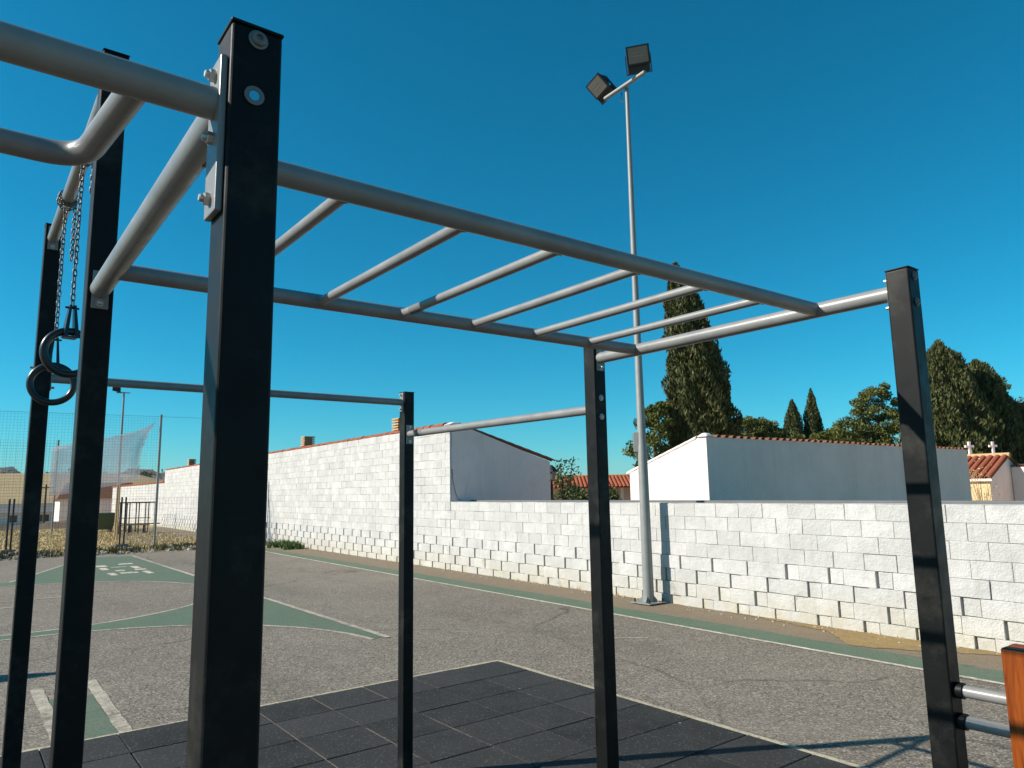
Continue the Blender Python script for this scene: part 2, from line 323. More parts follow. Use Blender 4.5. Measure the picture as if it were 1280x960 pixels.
for x, y0, y1 in ((2.11,3.6,6.36),(2.61,5.9,6.36),(2.61,4.5,5.3),(3.11,5.9,6.38),(3.11,4.6,5.2)):
    o = strip('joint_sand', [(x+random.uniform(-.001,.001), y) for y in np.linspace(y0,y1,30)], .0065, .0162, A['dust'], .5); o.parent = flo
strip('floor_edge_strip', seg((-2.4,6.428),(4.70,6.428),60), .08, .0065, A['cream'], .35)
strip('floor_edge_strip', seg((4.69,-.7),(4.685,6.42),60), .07, .0085, A['cream'], .25)

# ------------------------------------------------------------------ climbing frame
W = 0.03648
rig = thing('climbing_frame', 'black steel calisthenics frame with silver grey monkey bars on rubber flooring', 'climbing frame', (0,0,0))
PX0, PX1, PY0, PY1, PY2 = 0.30029, 2.38157, 1.02144, 2.4553, 4.27699
def post(x, y, top):
    b = MB(); b.box((-W,-W,0),(W,W,top-.004)); o = bevel(b.build('post', A['black'], rig, loc=(x,y,0)), 0.00538, 3)
    c = MB(); c.box((-W-.0015,-W-.0015,top-.004),(W+.0015,W+.0015,top+.001)); bevel(c.build('cap', A['black'], o), .002, 2)
    return o
P1 = post(PX0,PY0,2.4566); P2 = post(PX0,PY1,3.1755); P3 = post(PX0,PY2,3.1762); P4 = post(PX1,PY2,2.4497); P5 = post(PX1,PY1,2.4620); P6 = post(PX1,PY0,2.4651); P7 = post(-1.78176,PY0,2.4566)
ANG = {'-x':(-1,0,0),'+x':(1,0,0),'-y':(0,-1,0),'+y':(0,1,0)}
hexm = MB(); hexm.lathe([(.0112,0),(.0112,.0008),(.0092,.0008),(.0092,.0075),(.0078,.0090),(.0001,.0090)], 6); hexm.lathe([(.0058,.0088),(.0058,.0135),(.0045,.0150),(.0001,.0150)], 12); HEX = hexm.mesh('bolt', A['zinc'])
hs = MB(); hs.lathe([(0.01114,0),(0.01114,0.00154),(0.00576,0.00154),(0.00576,0.01536),(.0001,0.01651)], 12); STUD = hs.mesh('bolt', A['zinc'])
dm = MB(); dm.lathe([(0.01421,0),(0.01421,0.00154),(0.01114,0.0023),(0.01037,0.00614),(0.00806,0.00806),(0.00499,0.00829),(0.00461,0.00461),(.0001,0.00461)], 20); DOME = dm.mesh('bolt', A['dullsteel'])
pl = MB(); pl.lathe([(0.01421,0),(0.01421,0.0023),(0.00883,0.00269),(0.00768,0.00077),(.0001,0.00077)], 20); SLEEVE = pl.mesh('washer', A['dullsteel']); pd = MB(); pd.lathe([(.0079,.0005),(.0075,.0016),(.0001,.0016)], 16); PIN = pd.mesh('bolt', A['polished'])
def onface(name, me, p, face, off, z, out):
    n = Vector(ANG[face]); q = n.to_track_quat('Z','Y'); t = Vector((abs(n.y), abs(n.x), 0))
    return put(name, me, p, n*(W+out)+t*off+Vector((0,0,z)), q.to_euler())
def plate(p, face, z0, z1, hw, th=.005, off=0.0, bolts=(), bm=None, m='grey'):
    b = MB(); h = (z1-z0); b.box((-hw,-h/2,0),(hw,h/2,th)); n = Vector(ANG[face]); t = Vector((abs(n.y), abs(n.x), 0))
    zax = n; xax = t; yax = zax.cross(xax)
    if yax.z < 0: xax = -xax; yax = zax.cross(xax)
    o = b.build('plate', A[m], p); Mt = Matrix((xax, yax, zax)).transposed().to_4x4(); Mt.translation = n*(W+.0005)+t*off+Vector((0,0,(z0+z1)/2)); o.matrix_local = Mt; bevel(o, .002, 2)
    for zz in bolts: onface('bolt', bm or HEX, p, face, off, zz, th)
    return o
def bar(name, a, b, r, n=24, m='grey'): return MB().tube([a,b], r, n).build(name, A[m], rig)
ZB = 2.4005; RA = 1.3225; RB = 2.18573
# monkey bar ladder
bar('beam', (PX0,PY0+W,ZB), (PX0,PY1-W,ZB), 0.02803); bar('beam', (PX1,PY0+W,ZB-.006), (PX1,PY1-W,ZB-.006), 0.0265)
plate(P2,'-y',2.3391,2.4558,0.02304,bolts=(2.3560,2.4405),bm=STUD); plate(P1,'+y',2.3391,2.4520,0.02304,bolts=(2.3560,2.4405),bm=STUD)
plate(P5,'-y',2.3330,2.4520,0.02304,bolts=(2.3499,2.4405),bm=STUD); plate(P6,'+y',2.3330,2.4520,0.02304,bolts=(2.3499,2.4405),bm=STUD)
for yy in (RA, RB): bar('rail', (PX0+.015,yy,ZB-.003), (PX1-.014,yy,ZB-.003), 0.02419)
for i in range(1,7):
    x = PX0+(PX1-PX0)*i/7
    rg = bar('rung', (x,RA+.015,ZB-.0045), (x,RB-.015,ZB-.0045), 0.01498, 20)
    for yy, sgn in ((RA,1),(RB,-1)):
        MB().tube([(x,yy+sgn*0.0215,ZB-.0045),(x,yy+sgn*0.02611,ZB-.0045)], [0.01843,0.01574], 20).build('weld', A['grey'], rg)
    if i == 3: MB().tube([(x,2.04288,ZB-.0045),(x,2.10816,ZB-.0045)], 0.01559, 20).build('tape_band', A['concrete'], rg)
# bars between the posts
bar('bar', (PX0,PY1+W,3.1010), (PX0,PY2-W,3.1010), 0.02611); plate(P2,'+y',3.0395,3.1624,0.02304,bolts=(3.0549,3.1470),bm=STUD); plate(P3,'-y',3.0395,3.1624,0.02304,bolts=(3.0549,3.1470),bm=STUD)
bar('bar', (PX0+W,PY2,2.3806), (PX1-W,PY2,2.3806), 0.02304); plate(P3,'+x',2.3176,2.4443,0.02304,bolts=(2.3330,2.4290),bm=STUD); plate(P4,'-x',2.3176,2.4443,0.02304,bolts=(2.3330,2.4290),bm=STUD)
bb = bar('bar', (PX1,PY1+W,2.1548), (PX1,PY2-W,2.1655), 0.02227); plate(P4,'-y',2.0987,2.2254,0.02458,bolts=(2.1141,2.2101),bm=STUD); plate(P5,'+y',2.0987,2.2178,0.02458,bolts=(2.1141,2.2024),bm=STUD)
MB().tube([(PX1,4.05504,2.1643),(PX1,4.12416,2.1648)], 0.02304, 20).build('tape_band', A['concrete'], bb)
# bolt heads that show on the outer faces
onface('bolt', DOME, P1, '-y', .0, 2.4343, .001); onface('washer', SLEEVE, P1, '-y', -.003, 2.3460, .001); onface('bolt', PIN, P1, '-y', -.003, 2.3460, .001)
for zz in (2.4374, 2.3514): onface('bolt', DOME, P6, '-y', .0, zz, .001)
DOMEZ = dm.mesh('bolt', A['zinc'])
for zz in (2.2055, 2.1164): onface('bolt', DOMEZ, P5, '-y', .0, zz, .001)
for zz in (2.3330, 2.4290): onface('bolt', STUD, P3, '-x', .0, zz, .001)
# pull up bar with neutral grip on the outer side of the nearest post
plate(P1,'-x',2.1701,2.4036,0.02765,th=0.00998,off=.003,bolts=(2.3806,2.2846,2.1932)); plate(P7,'+x',2.1701,2.4036,0.02611,th=0.00998,bolts=(2.3806,2.2846,2.1932))
ZT = 2.3383
bar('pull_up_bar', (PX0-W-.006,PY0+.004,ZT), (-1.78176+W,PY0+.004,ZT), 0.02342, 32)
def bend(p0, p1, p2, r, n=10):
    a, b, c = Vector(p0), Vector(p1), Vector(p2); u = (a-b).normalized(); w = (c-b).normalized(); s_, e = b+u*r, b+w*r; out = [a]
    for i in range(n+1):
        t = i/n; out.append((1-t)**2*s_+2*t*(1-t)*b+t*t*e)
    return out+[c]
g1 = bend((0.1559,PY0+.015,ZT),(0.12518,1.3248,ZT-.003),(-0.6144,1.3056,ZT-.003),0.06528); g2 = bend((-0.6144,1.3056,ZT-.003),(-1.32096,1.3248,ZT-.003),(-1.35168,PY0+.015,ZT),0.06528)
MB().tube(g1+g2[1:], 0.01958, 24).build('grip_handle', A['grey'], rig)

# ------------------------------------------------------------------ gymnastic rings on chains
def link_mesh():
    pts = []
    for k in range(14):
        a = 2*math.pi*k/14; pts.append((0.00653*math.cos(a), 0, 0.0096*math.sin(a)+(0.00538 if math.sin(a) >= 0 else -0.00538)))
    return MB().tube(pts, 0.00276, 6, closed=True).mesh('link', A['chain'])
LINK = link_mesh(); PITCH = 0.02381; ZRB = 3.1010
def ring_set(y, ztop, nlinks, zc, yawr, label, tail_y, tail_n, R=0.08064):
    t = thing('gymnastic_ring', label, 'gym ring', (PX0-.005, y, ztop), 0, 'rings hanging from the high bar')
    ch = put('chain', None, t); zb = ZRB-ztop; rw = 0.03149
    for k in range(nlinks): put('link', LINK, ch, (random.uniform(-.001,.001), 0, -0.01382-PITCH*k), (random.uniform(-.08,.08), 0, .5+(math.pi/2)*(k%2)+random.uniform(-.1,.1)))
    for s_ in (-.03,.028):                    # the chain wraps around the high bar
        for k in range(12):
            a = 2*math.pi*k/12+.2; put('link', LINK, ch, (.005+rw*math.cos(a), s_+.004*math.sin(3*a), zb+rw*math.sin(a)), (0, -a, .7*(k%2)))
    for k in range(tail_n): put('link', LINK, ch, (rw, tail_y, zb-0.0384-PITCH*k), (random.uniform(-.1,.1), 0, 1.1+(math.pi/2)*(k%2)))
    MB().tube([(.005,-0.04224,zb),(.005,0.04224,zb)], 0.0288, 18).build('rubber_sleeve', A['concrete'], t)
    sh = MB(); sh.lathe([(.0001,-.013),(.010,-.011),(.0145,0),(.010,.011),(.0001,.013)], 12, (0,-.002,.004), 'x'); sh.build('shackle', A['polished'], t)
    ze = -0.01382-PITCH*nlinks; zr = zc-ztop
    rp = [(R*math.cos(2*math.pi*k/48+math.pi/2), 0, R*math.sin(2*math.pi*k/48+math.pi/2)) for k in range(48)]
    ro = MB().tube(rp, .0140, 14, closed=True).build('ring', A['ringm'], t, loc=(0,0,zr), rot=(0,0,yawr))
    sb = MB(); zt = R; h = ze-zr+.016; a_, b_, c_, d_ = 0.01843, 0.00691, 0.02304, 0.01075
    for sx in (-1,1): sb.hull([(sx*a_-.008,-c_,zt-c_),(sx*a_+.006,-c_,zt-c_),(sx*a_+.006,c_,zt-c_),(sx*a_-.008,c_,zt-c_)], [(sx*b_-.003,-d_,h),(sx*b_+.005,-d_,h),(sx*b_+.005,d_,h),(sx*b_-.003,d_,h)])
    sb.tube([(-0.02304,0,h-.010),(0.02304,0,h-.010)], .004, 8); sb.box((-0.02074,-c_,zt-0.02611),(0.02074,c_,zt-0.01997)); sb.build('hanger', A['ringm'], ro)
    return t
ring_set(3.08736, 3.0641, 24, 2.3138, .15, 'black gym ring on the chain nearest the second black post, hanging higher', -.04, 6)
ring_set(3.64032, 3.0641, 25, 2.2677, -.1, 'black gym ring on the farther chain, hanging lower next to the leftmost post', -.05, 11)

# ------------------------------------------------------------------ low bars with varnished wooden post
lb = thing('low_bar_station', 'varnished orange wooden post holding two short grey bars at the right edge', 'exercise bars', (PX1,0.79872,0))
wp = MB()
for (x0, x1) in ((-.048,-.002),(.002,.048)): wp.hull([(x0,-.046,0),(x1,-.046,0),(x1,.042,0),(x0,.042,0)], [(x0,-.046,1.3269),(x1,-.046,1.3269),(x1,.042,1.3269),(x0,.042,1.3269)])
bevel(wp.build('wooden_post', A['wood'], lb), .007, 3)
for zz in (1.1794, 1.0934):
    MB().tube([(0,.035,zz),(0,PY0-W-0.79872-.004,zz)], 0.01728, 20).build('bar', A['grey'], lb)
    MB().tube([(0,PY0-W-0.79872-.022,zz),(0,PY0-W-0.79872-.0005,zz)], 0.02304, 20).build('collar', A['black'], lb)

# ------------------------------------------------------------------ basketball backboard (outside the frame, its shadow falls on the court)
bk = thing('basketball_hoop', 'basketball hoop whose backboard shadow falls across the court at left', 'basketball hoop', (-4.2,12.6,0))
MB().tube([(0,0,0),(0,0,2.9)], .06, 14).build('pole', A['galv'], bk); MB().tube([(0,0,2.85),(0,-1.2,3.0)], .045, 12).build('arm', A['galv'], bk)
b = MB(); b.box((-.9,-1.24,2.72),(.9,-1.2,3.28)); b.build('backboard', A['plaster'], bk); MB().tube([(.23*math.cos(k*.39),-1.5+.23*math.sin(k*.39),2.82) for k in range(16)], .012, 6, closed=True).build('rim', A['tile'], bk)

# ------------------------------------------------------------------ block walls
TH = -math.atan(.026)
def bl_mesh(L, h, d, m, seed):
    r = random.Random(seed); j = lambda s: r.uniform(-s, s); c = .003+r.random()*.002
    b = MB()                                   # local: x = depth (front at 0, camera side is -x), y = length, z = height
    o = [(0,0,0),(0,L,0),(0,L,h),(0,0,h)]
    back = [(d,y,z) for _,y,z in o]; edge = [(c+j(.001),y+j(.0025),z+j(.002)) for _,y,z in o]
    fr = [(j(.0015), y+(c if y == 0 else -c)+j(.003), z+(c if z == 0 else -c)+j(.002)) for _,y,z in o]
    b.add(back+edge+fr, [(8,11,10,9)]+[(4+i,8+i,8+(i+1)%4,4+(i+1)%4) for i in range(4)]+[(i,4+i,4+(i+1)%4,(i+1)%4) for i in range(4)])
    return b
_bm = {}
def bl_shared(L, h, d, v):
    k = (round(L,3), round(h,3), v)
    if k not in _bm: _bm[k] = bl_mesh(L, h, d, A['block'], hash(k) & 0xffff).mesh('block', A['block'])
    return _bm[k]
ROW = .2
def courses(u0, u1, ztop, zrelief):
    """yield (u, z, length, height, proud) for every block of the running bond and of the relief plinth below"""
    out = []; k = 0; z = ztop
    while z > zrelief+.01:
        z0 = z-ROW; u = u0-(.2 if k % 2 else 0)
        while u < u1-.02:
            a = max(u, u0); e = min(u+.4, u1)
            if e-a > .05: out.append((a, z0, e-a, ROW, random.uniform(-.0025,.0025)))
            u += .4
        z = z0; k += 1
    k = 0
    while z > -.02:
        z0 = z-ROW; u = u0-.31*(k % 2)-.1*(k//2)
        while u < u1-.02:
            for L, pr in ((.415,.024),(.200,.006)):
                a = max(u, u0); e = min(u+L, u1)
                if e-a > .05: out.append((a, z0, e-a, ROW, pr+random.uniform(-.003,.003)))
                u += L
        z = z0; k += 1
    return out
def place_blocks(par, items, near, extra_gap=0.0):
    stuff = MB()
    for i, (u, z, L, h, pr) in enumerate(items):
        relief = pr > .004; g = random.choice((.0012,.002,.0035)); gz = random.choice((.0006,.0012,.0025))
        g2 = g
        if relief and pr < .014: g = .010; g2 = random.uniform(.014,.028); gz = .006
        LL, hh = L-g-g2, h-2*gz
        if (u, z) in near:
            v = i % 3; LL = round(LL/.004)*.004
            put('block', bl_shared(LL, hh, .06, v), par, (-pr-.004, u+g, z+gz), (random.uniform(-.004,.004), random.uniform(-.006,.006), random.uniform(-.006,.006)))
        else:
            bb = bl_mesh(LL, hh, .06, None, i); dx = -pr-.004
            stuff.add([(x+dx, y+u+g, zz+z+gz) for x,y,zz in bb.v], bb.f)
    if stuff.v: stuff.build('block_field', A['block_i'], par, kind='stuff')
def wall_local(name, label, cat): return thing(name, label, cat, (8.81,0,0), TH)

bw = wall_local('block_wall', 'low white painted concrete block wall behind the floodlight mast', 'wall')
UC = 14.42
b = MB(); b.box((.030,-6,-.1),(.19,UC-.002,1.535)); b.build('wall_core', A['block_i'], bw)
it = courses(-6, UC, 1.54, .74); vis = [q for q in it if q[0] > 2.35]; vis = sorted(vis, key=lambda q: q[0])[:298]
place_blocks(bw, it, {(q[0],q[1]) for q in vis})
cp = MB()
for i in range(36):
    a = -6+i*.57; cp.box((.006+random.uniform(-.003,.003), a, 1.5415), (.20, min(a+.566, UC-.003), 1.546+random.uniform(-.002,.002)))
cp.build('mortar_cap', A['block_i'], bw)
# grey kerb inside the cemetery, right behind the wall
kb = wall_local('concrete_ledge', 'thin grey concrete ledge running along behind the low white wall', 'ledge'); b = MB(); b.box((.55,-6,0),(.75,UC-.02,1.572)); bevel(b.build('ledge', A['concrete'], kb), .01, 2)

# long niche building behind the same line
nb = wall_local('niche_building', 'long white block building with sloping gable end and slatted chimneys', 'building')
UE = 48.0; ZF = 3.34; ZBK = 2.50; DP = 3.02
b = MB(); b.box((.030,UC+.3,-.1),(.2,UE,ZF-.01)); b.build('wall_core', A['block_i'], nb)
it = courses(UC, UE, ZF, .74); near = {(q[0],q[1]) for q in sorted(it, key=lambda q: q[0])[:299]}
place_blocks(nb, it, near)
g = MB(); gy0, gy1 = UC+.012, UC+.30      # plastered gable end
g.hull([(.012,gy0,-.1),(DP,gy0,-.1),(DP,gy0,ZBK),(.30,gy0,ZF+.02),(.012,gy0,ZF+.02)], [(.012,gy1,-.1),(DP,gy1,-.1),(DP,gy1,ZBK),(.30,gy1,ZF+.02),(.012,gy1,ZF+.02)]); g.build('gable_wall', A['plaster'], nb)
g = MB(); g.hull([(-.03,UC-.04,ZF+.022),(.26,UC-.04,ZF+.022),(.16,UC-.01,ZF+.075),(.08,UC-.01,ZF+.075)], [(-.03,UC+.30,ZF+.022),(.26,UC+.30,ZF+.022),(.16,UC+.16,ZF+.075),(.08,UC+.16,ZF+.075)]); bevel(g.build('parapet_end', A['plaster'], nb), .03, 3)
rf = MB(); rf.hull([(.24,UC+.30,ZF+.01),(DP+.18,UC+.30,ZBK-.03),(DP+.18,UC+.30,ZBK+.04),(.24,UC+.30,ZF+.08)], [(.24,UE,ZF+.01),(DP+.18,UE,ZBK-.03),(DP+.18,UE,ZBK+.04),(.24,UE,ZF+.08)]); roof = rf.build('roof', A['tile'], nb)
b = MB(); b.box((DP-.2,UC+.3,-.1),(DP,UE,ZBK-.04)); b.build('back_wall', A['plaster'], nb); b = MB(); b.box((.012,UE-.2,-.1),(DP,UE+.01,ZBK)); b.build('end_wall', A['plaster'], nb)
def barrel(L, r, m, n=6, t=.012):   # curved clay tile along +y, convex up
    b = MB(); A0 = [(r*math.cos(math.pi*k/n), 0, r*math.sin(math.pi*k/n)*.75) for k in range(n+1)]; B0 = [((r-t)*math.cos(math.pi*k/n), 0, (r-t)*math.sin(math.pi*k/n)*.72) for k in range(n,-1,-1)]
    lp = A0+B0; b.hull(lp, [(x*.9, L, z*.9) for x,_,z in lp]); return b.mesh('roof_tile', m)
bt = barrel(.40, .11, A['tile'])
for i in range(100):                       # ridge row along the front edge
    put('roof_tile', bt, roof, (.13+random.uniform(-.01,.01), UC+.38+i*.335, ZF+.015+random.uniform(-.006,.006)), (random.uniform(-.02,.02),0,random.uniform(-.03,.03)))
bt2 = barrel(.34, .09, A['oldtile']); sl_ = math.atan2(ZF-ZBK, DP-.27)
for i in range(10):                        # verge tiles down the gable
    f = i/10; put('roof_tile', bt2, roof, (.30+(DP-.15)*f, UC+.10, ZF+.02-(ZF-ZBK)*f*.985), (-sl_*1.0, 0, -math.pi/2))
MB().tube([(.05,UC-.01,2.30),(.07,UC-.02,2.0),(.13,UC-.03,1.75),(.18,UC-.03,1.62),(.28,UC-.05,1.57)], .006, 6).build('cable', A['darkmetal'], nb)
for u in (17.62, 24.8, 42.7):
    c = put('chimney', None, nb, (.36,u,ZF+.03)); b = MB(); b.box((-.2,-.2,0),(.2,.2,.08)); b.build('base', A['tile'], c); b = MB(); b.box((-.12,-.12,.08),(.12,.12,.42)); b.build('core', A['darkmetal'], c)
    for k in range(5): b = MB(); b.box((-.19,-.19,.10+k*.072),(.19,.19,.140+k*.072)); b.build('slat', A['clay'], c, rot=(0,0,random.uniform(-.03,.03)))
# lower range further along
lw = wall_local('low_white_range', 'lower white range at the far end of the long building', 'building')
b = MB(); b.box((.02,UE+.03,-.1),(4,70,2.62)); b.build('wall', A['plaster'], lw)
it = courses(UE+.05, 70, 2.60, .74); sm_ = [(u,z,L,h,.0) for u,z,L,h,pr in it]
place_blocks(lw, sm_, set())
rf = MB(); rf.hull([(-.06,UE+.03,2.625),(4.1,UE+.03,2.0),(4.1,UE+.03,2.06),(-.06,UE+.03,2.70)], [(-.06,70,2.625),(4.1,70,2.0),(4.1,70,2.06),(-.06,70,2.70)]); rf.build('roof', A['tile'], lw)
bh = thing('small_house', 'small white house with brown pitched roof beyond the fence', 'house', (8.7,72.5,0))
b = MB(); b.box((-1.6,0,-.6),(4,4,1.75)); b.build('wall', A['plaster'], bh); b = MB(); b.hull([(-1.9,-.3,1.70),(4.2,-.3,1.70),(4.2,2,3.1),(-1.0,2,3.1)], [(-1.9,4.3,1.70),(4.2,4.3,1.70),(4.2,2.1,3.1),(-1.0,2.1,3.1)]); b.build('roof', A['oldtile'], bh)

# second niche building, seen end on
n2 = thing('niche_building', 'white flat fronted building with shaded long side rising behind the low wall', 'building', (10.42,8.0,0))
ZR = 2.68; L2 = 11.05
b = MB(); poly = [(0,0,-.1),(0,1.86,-.1),(0,1.86,2.10),(0,.16,ZR-.02),(0,0,ZR-.02)]; b.hull(poly, [(L2,y,z) for _,y,z in poly]); b.build('wall', A['plaster'], n2)
b = MB(); b.hull([(-.05,-.05,ZR-.018),(.22,-.05,ZR-.018),(.22,.2,ZR-.018),(-.05,.2,ZR-.018)], [(.02,.02,ZR+.055),(.13,.02,ZR+.055),(.13,.12,ZR+.055),(.02,.12,ZR+.055)]); bevel(b.build('parapet_end', A['plaster'], n2), .03, 3)
rf = MB(); rf.hull([(.14,.10,ZR-.015),(.14,1.95,2.06),(.14,1.95,2.11),(.14,.10,ZR+.03)], [(L2+.03,.10,ZR-.015),(L2+.03,1.95,2.06),(L2+.03,1.95,2.11),(L2+.03,.10,ZR+.03)]); roof2 = rf.build('roof', A['tile'], n2)
bt3 = barrel(.30, .062, A['oldtile'])
for i in range(47): put('roof_tile', bt3, roof2, (.32+i*.228, -.03+random.uniform(-.012,.012), ZR-.016+random.uniform(-.004,.004)), (random.uniform(-.03,.03),0,random.uniform(-.05,.05)))
bt4 = barrel(.30, .075, A['plaster'])
for i in range(8): put('roof_tile', bt4, roof2, (.06, .22+i*.205, ZR-.03-(ZR-2.10)*(i*.205+.02)/1.72), (-math.atan2(ZR-2.10,1.72),0,0))

# ------------------------------------------------------------------ floodlight mast
fm = thing('floodlight_mast', 'tall galvanised floodlight mast standing against the low white wall', 'lamp post', (8.73,7.965,0))
pp = [(0,0,.03),(0,0,2.45),(0,0,2.5),(0,0,5.5),(0,0,8.66)]
MB().tube(pp, [.086,.074,.067,.050,.033], 24).build('pole', A['galv'], fm)
b = MB(); b.box((-.2,-.2,.018),(.2,.2,.03)); bp = b.build('base_plate', A['galv'], fm)
for sx in (-1,1):
    for sy in (-1,1): MB().tube([(sx*.15,sy*.15,.03),(sx*.15,sy*.15,.085)], .014, 6).build('bolt', A['darkmetal'], bp)
for k in range(4):
    a = k*math.pi/2+.4; c, s = math.cos(a), math.sin(a); b = MB(); b.hull([(.08*c,.08*s,.03),(.17*c,.17*s,.03),(.08*c,.08*s,.13)], [(.08*c-.01*s,.08*s+.01*c,.03),(.17*c-.01*s,.17*s+.01*c,.03),(.08*c-.01*s,.08*s+.01*c,.13)]); b.build('rib', A['galv'], bp)
b = MB(); b.box((-.035,-.05,2.36),(.045,.05,2.68)); bevel(b.build('junction_box', A['galv'], fm, loc=(-.06,.06,0), rot=(0,0,.6)), .008, 2)
ca = MB().tube([(-.06,.47,8.66),(-.11,-.52,8.66)], .036, 14).build('crossarm', A['galv'], fm)
MB().tube([(-.02,.1,8.62),(-.01,.16,8.5),(-.01,.1,8.44),(0,.03,8.42)], .008, 6).build('cable', A['darkmetal'], fm)
def flood(loc, yawz, tilt, rl):
    f = put('floodlight', None, fm, loc); f.scale = (.86,.86,.86); Rm = Matrix.Rotation(yawz,3,'Z') @ Matrix.Rotation(tilt,3,'X') @ Matrix.Rotation(rl,3,'Y'); f.rotation_euler = Rm.to_euler()
    b = MB(); b.hull([(-.21,-.06,-.16),(.21,-.06,-.16),(.21,-.06,.17),(-.21,-.06,.17)], [(-.15,.09,-.10),(.15,.09,-.10),(.15,.09,.10),(-.15,.09,.10)]); b.box((-.225,-.085,-.175),(.225,-.059,.185)); b.build('housing', A['darkmetal'], f)
    b = MB(); b.box((-.19,-.0885,-.14),(.19,-.083,.155)); b.build('glass', A['glass'], f)
    b = MB(); b.box((-.10,-.0915,-.02),(.10,-.0895,.0)); b.box((-.10,-.0915,.05),(.10,-.0895,.06)); b.build('lamp_tube', A['galv'], f)
    b = MB(); b.box((-.21,-.05,-.30),(.21,.07,-.165)); b.build('gear_box', A['darkmetal'], f)
    b = MB()
    for q in range(7): b.box((-.15+q*.05-.004,.085,-.09),(-.15+q*.05+.004,.125,.09))
    b.build('cooling_fins', A['darkmetal'], f)
    b = MB(); b.box((-.25,-.02,-.31),(-.235,.03,.03)); b.box((.235,-.02,-.31),(.25,.03,.03)); b.box((-.25,-.02,-.325),(.25,.03,-.31)); b.build('bracket', A['darkmetal'], f); return f
flood((-.16,-.42,8.98), -.72, .38, -.12); flood((-.16,.50,8.90), -1.55, .75, -.25)

# ------------------------------------------------------------------ foliage
def leaf_cards(C, Nrm, size, asp, upbias=.0, rs=rng):
    n = len(C); d = rs.normal(size=(n,3)); d[:,2] += upbias; d += Nrm*.8; d /= np.linalg.norm(d,axis=1)[:,None]+1e-9
    t = np.cross(d, rs.normal(size=(n,3))); t /= np.linalg.norm(t,axis=1)[:,None]+1e-9
    s = size*rs.uniform(.55,1.3,(n,1)); a = C-d*s*.5; b_ = C+d*s*.5; w = t*s*asp*.5
    V = np.empty((n*4,3)); V[0::4] = a; V[1::4] = C-w; V[2::4] = b_; V[3::4] = C+w
    return V, np.arange(n*4).reshape(n,4)
def cypress(loc, prof, label, n, size, lean=(0,0), lobes=7, rs_seed=1, group=None, mat='cyp'):
    rs = np.random.default_rng(rs_seed); t = thing('cypress_tree', label, 'tree', loc, 0, group); Z = [p[0] for p in prof]; Rr = [p[1] for p in prof]; H = Z[-1]
    z = rs.uniform(Z[0], H, n*3); r = np.interp(z, Z, Rr); keep = rs.random(n*3) < (r/ max(Rr)+.08); z = z[keep][:n]; r = r[keep][:n]; n = len(z); a = rs.uniform(0, 2*np.pi, n)
    ph = rs.uniform(0, 6.28, 6); lob = 1+.10*np.sin(lobes*a+z*1.1+ph[0])+.08*np.sin((lobes-2)*a-z*1.9+ph[1])+.06*np.sin(13*a+z*4.3+ph[2])+.05*np.sin(z*6+3*a+ph[3])
    dep = 1.07-.42*rs.random(n)**1.5; rr = r*lob*dep; ax = np.interp(z/H, [0,.55,1], [0,.15,1.0])
    C = np.c_[rr*np.cos(a)+lean[0]*ax, rr*np.sin(a)+lean[1]*ax, z]; nr = np.c_[np.cos(a), np.sin(a), np.full(n,.5)]
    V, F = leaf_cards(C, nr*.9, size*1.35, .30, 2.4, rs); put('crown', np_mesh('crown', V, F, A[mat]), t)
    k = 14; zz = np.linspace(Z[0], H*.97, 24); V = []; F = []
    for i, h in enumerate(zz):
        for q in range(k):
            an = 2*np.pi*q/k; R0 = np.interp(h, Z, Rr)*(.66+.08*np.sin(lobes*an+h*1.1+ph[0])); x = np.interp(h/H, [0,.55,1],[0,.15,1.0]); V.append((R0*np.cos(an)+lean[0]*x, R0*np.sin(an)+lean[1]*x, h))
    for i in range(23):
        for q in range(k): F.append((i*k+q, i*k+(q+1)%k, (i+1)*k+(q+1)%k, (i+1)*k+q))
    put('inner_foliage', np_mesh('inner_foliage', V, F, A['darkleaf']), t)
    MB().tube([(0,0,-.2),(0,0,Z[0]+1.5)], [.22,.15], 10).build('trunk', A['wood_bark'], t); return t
def pine(loc, lobes, label, per, size, seed, mat='pine', group=None, trunk=None):
    """lobes: (x,y,z,rx,rz) ellipsoid tufts of needles on limbs"""
    rs = np.random.default_rng(seed); t = thing('pine_tree', label, 'tree', loc, 0, group); VV = []; FF = []; off = 0; br = MB()
    zt = min(l[2] for l in lobes); base = (0,0,-.2); fork = (np.mean([l[0] for l in lobes])*.5, np.mean([l[1] for l in lobes])*.5, zt*.75)
    br.tube([base, (fork[0]*.5, fork[1]*.5, fork[2]*.5), fork], [.22,.17,.13], 8)
    for (x,y,z,rx,rz) in lobes:
        br.tube([fork, ((fork[0]+x)/2, (fork[1]+y)/2, fork[2]+(z-fork[2])*.6), (x,y,z-.1*rz)], [.10,.06,.03], 6)
        m = max(14, int(20*rx*rx)); cc = rs.normal(size=(m,3)); cc /= np.linalg.norm(cc,axis=1)[:,None]; cc *= rs.uniform(.2,1,(m,1))**.5
        for c in cc:
            q = int(per); d = rs.normal(size=(q,3)); d /= np.linalg.norm(d,axis=1)[:,None]; d *= rs.uniform(0,1,(q,1))**.4; d[:,2] *= .7
            ctr = np.array([x+c[0]*rx, y+c[1]*rx, z+c[2]*rz]); C = ctr+d*(.16+.22*rx); V, F = leaf_cards(C, d*1.0+np.array([0,0,.3]), size, .42, .3, rs); VV.append(V); FF.append(F+off); off += len(V)
    put('crown', np_mesh('crown', np.vstack(VV), np.vstack(FF), A[mat]), t); br.build('trunk', A['wood_bark'], t); return t
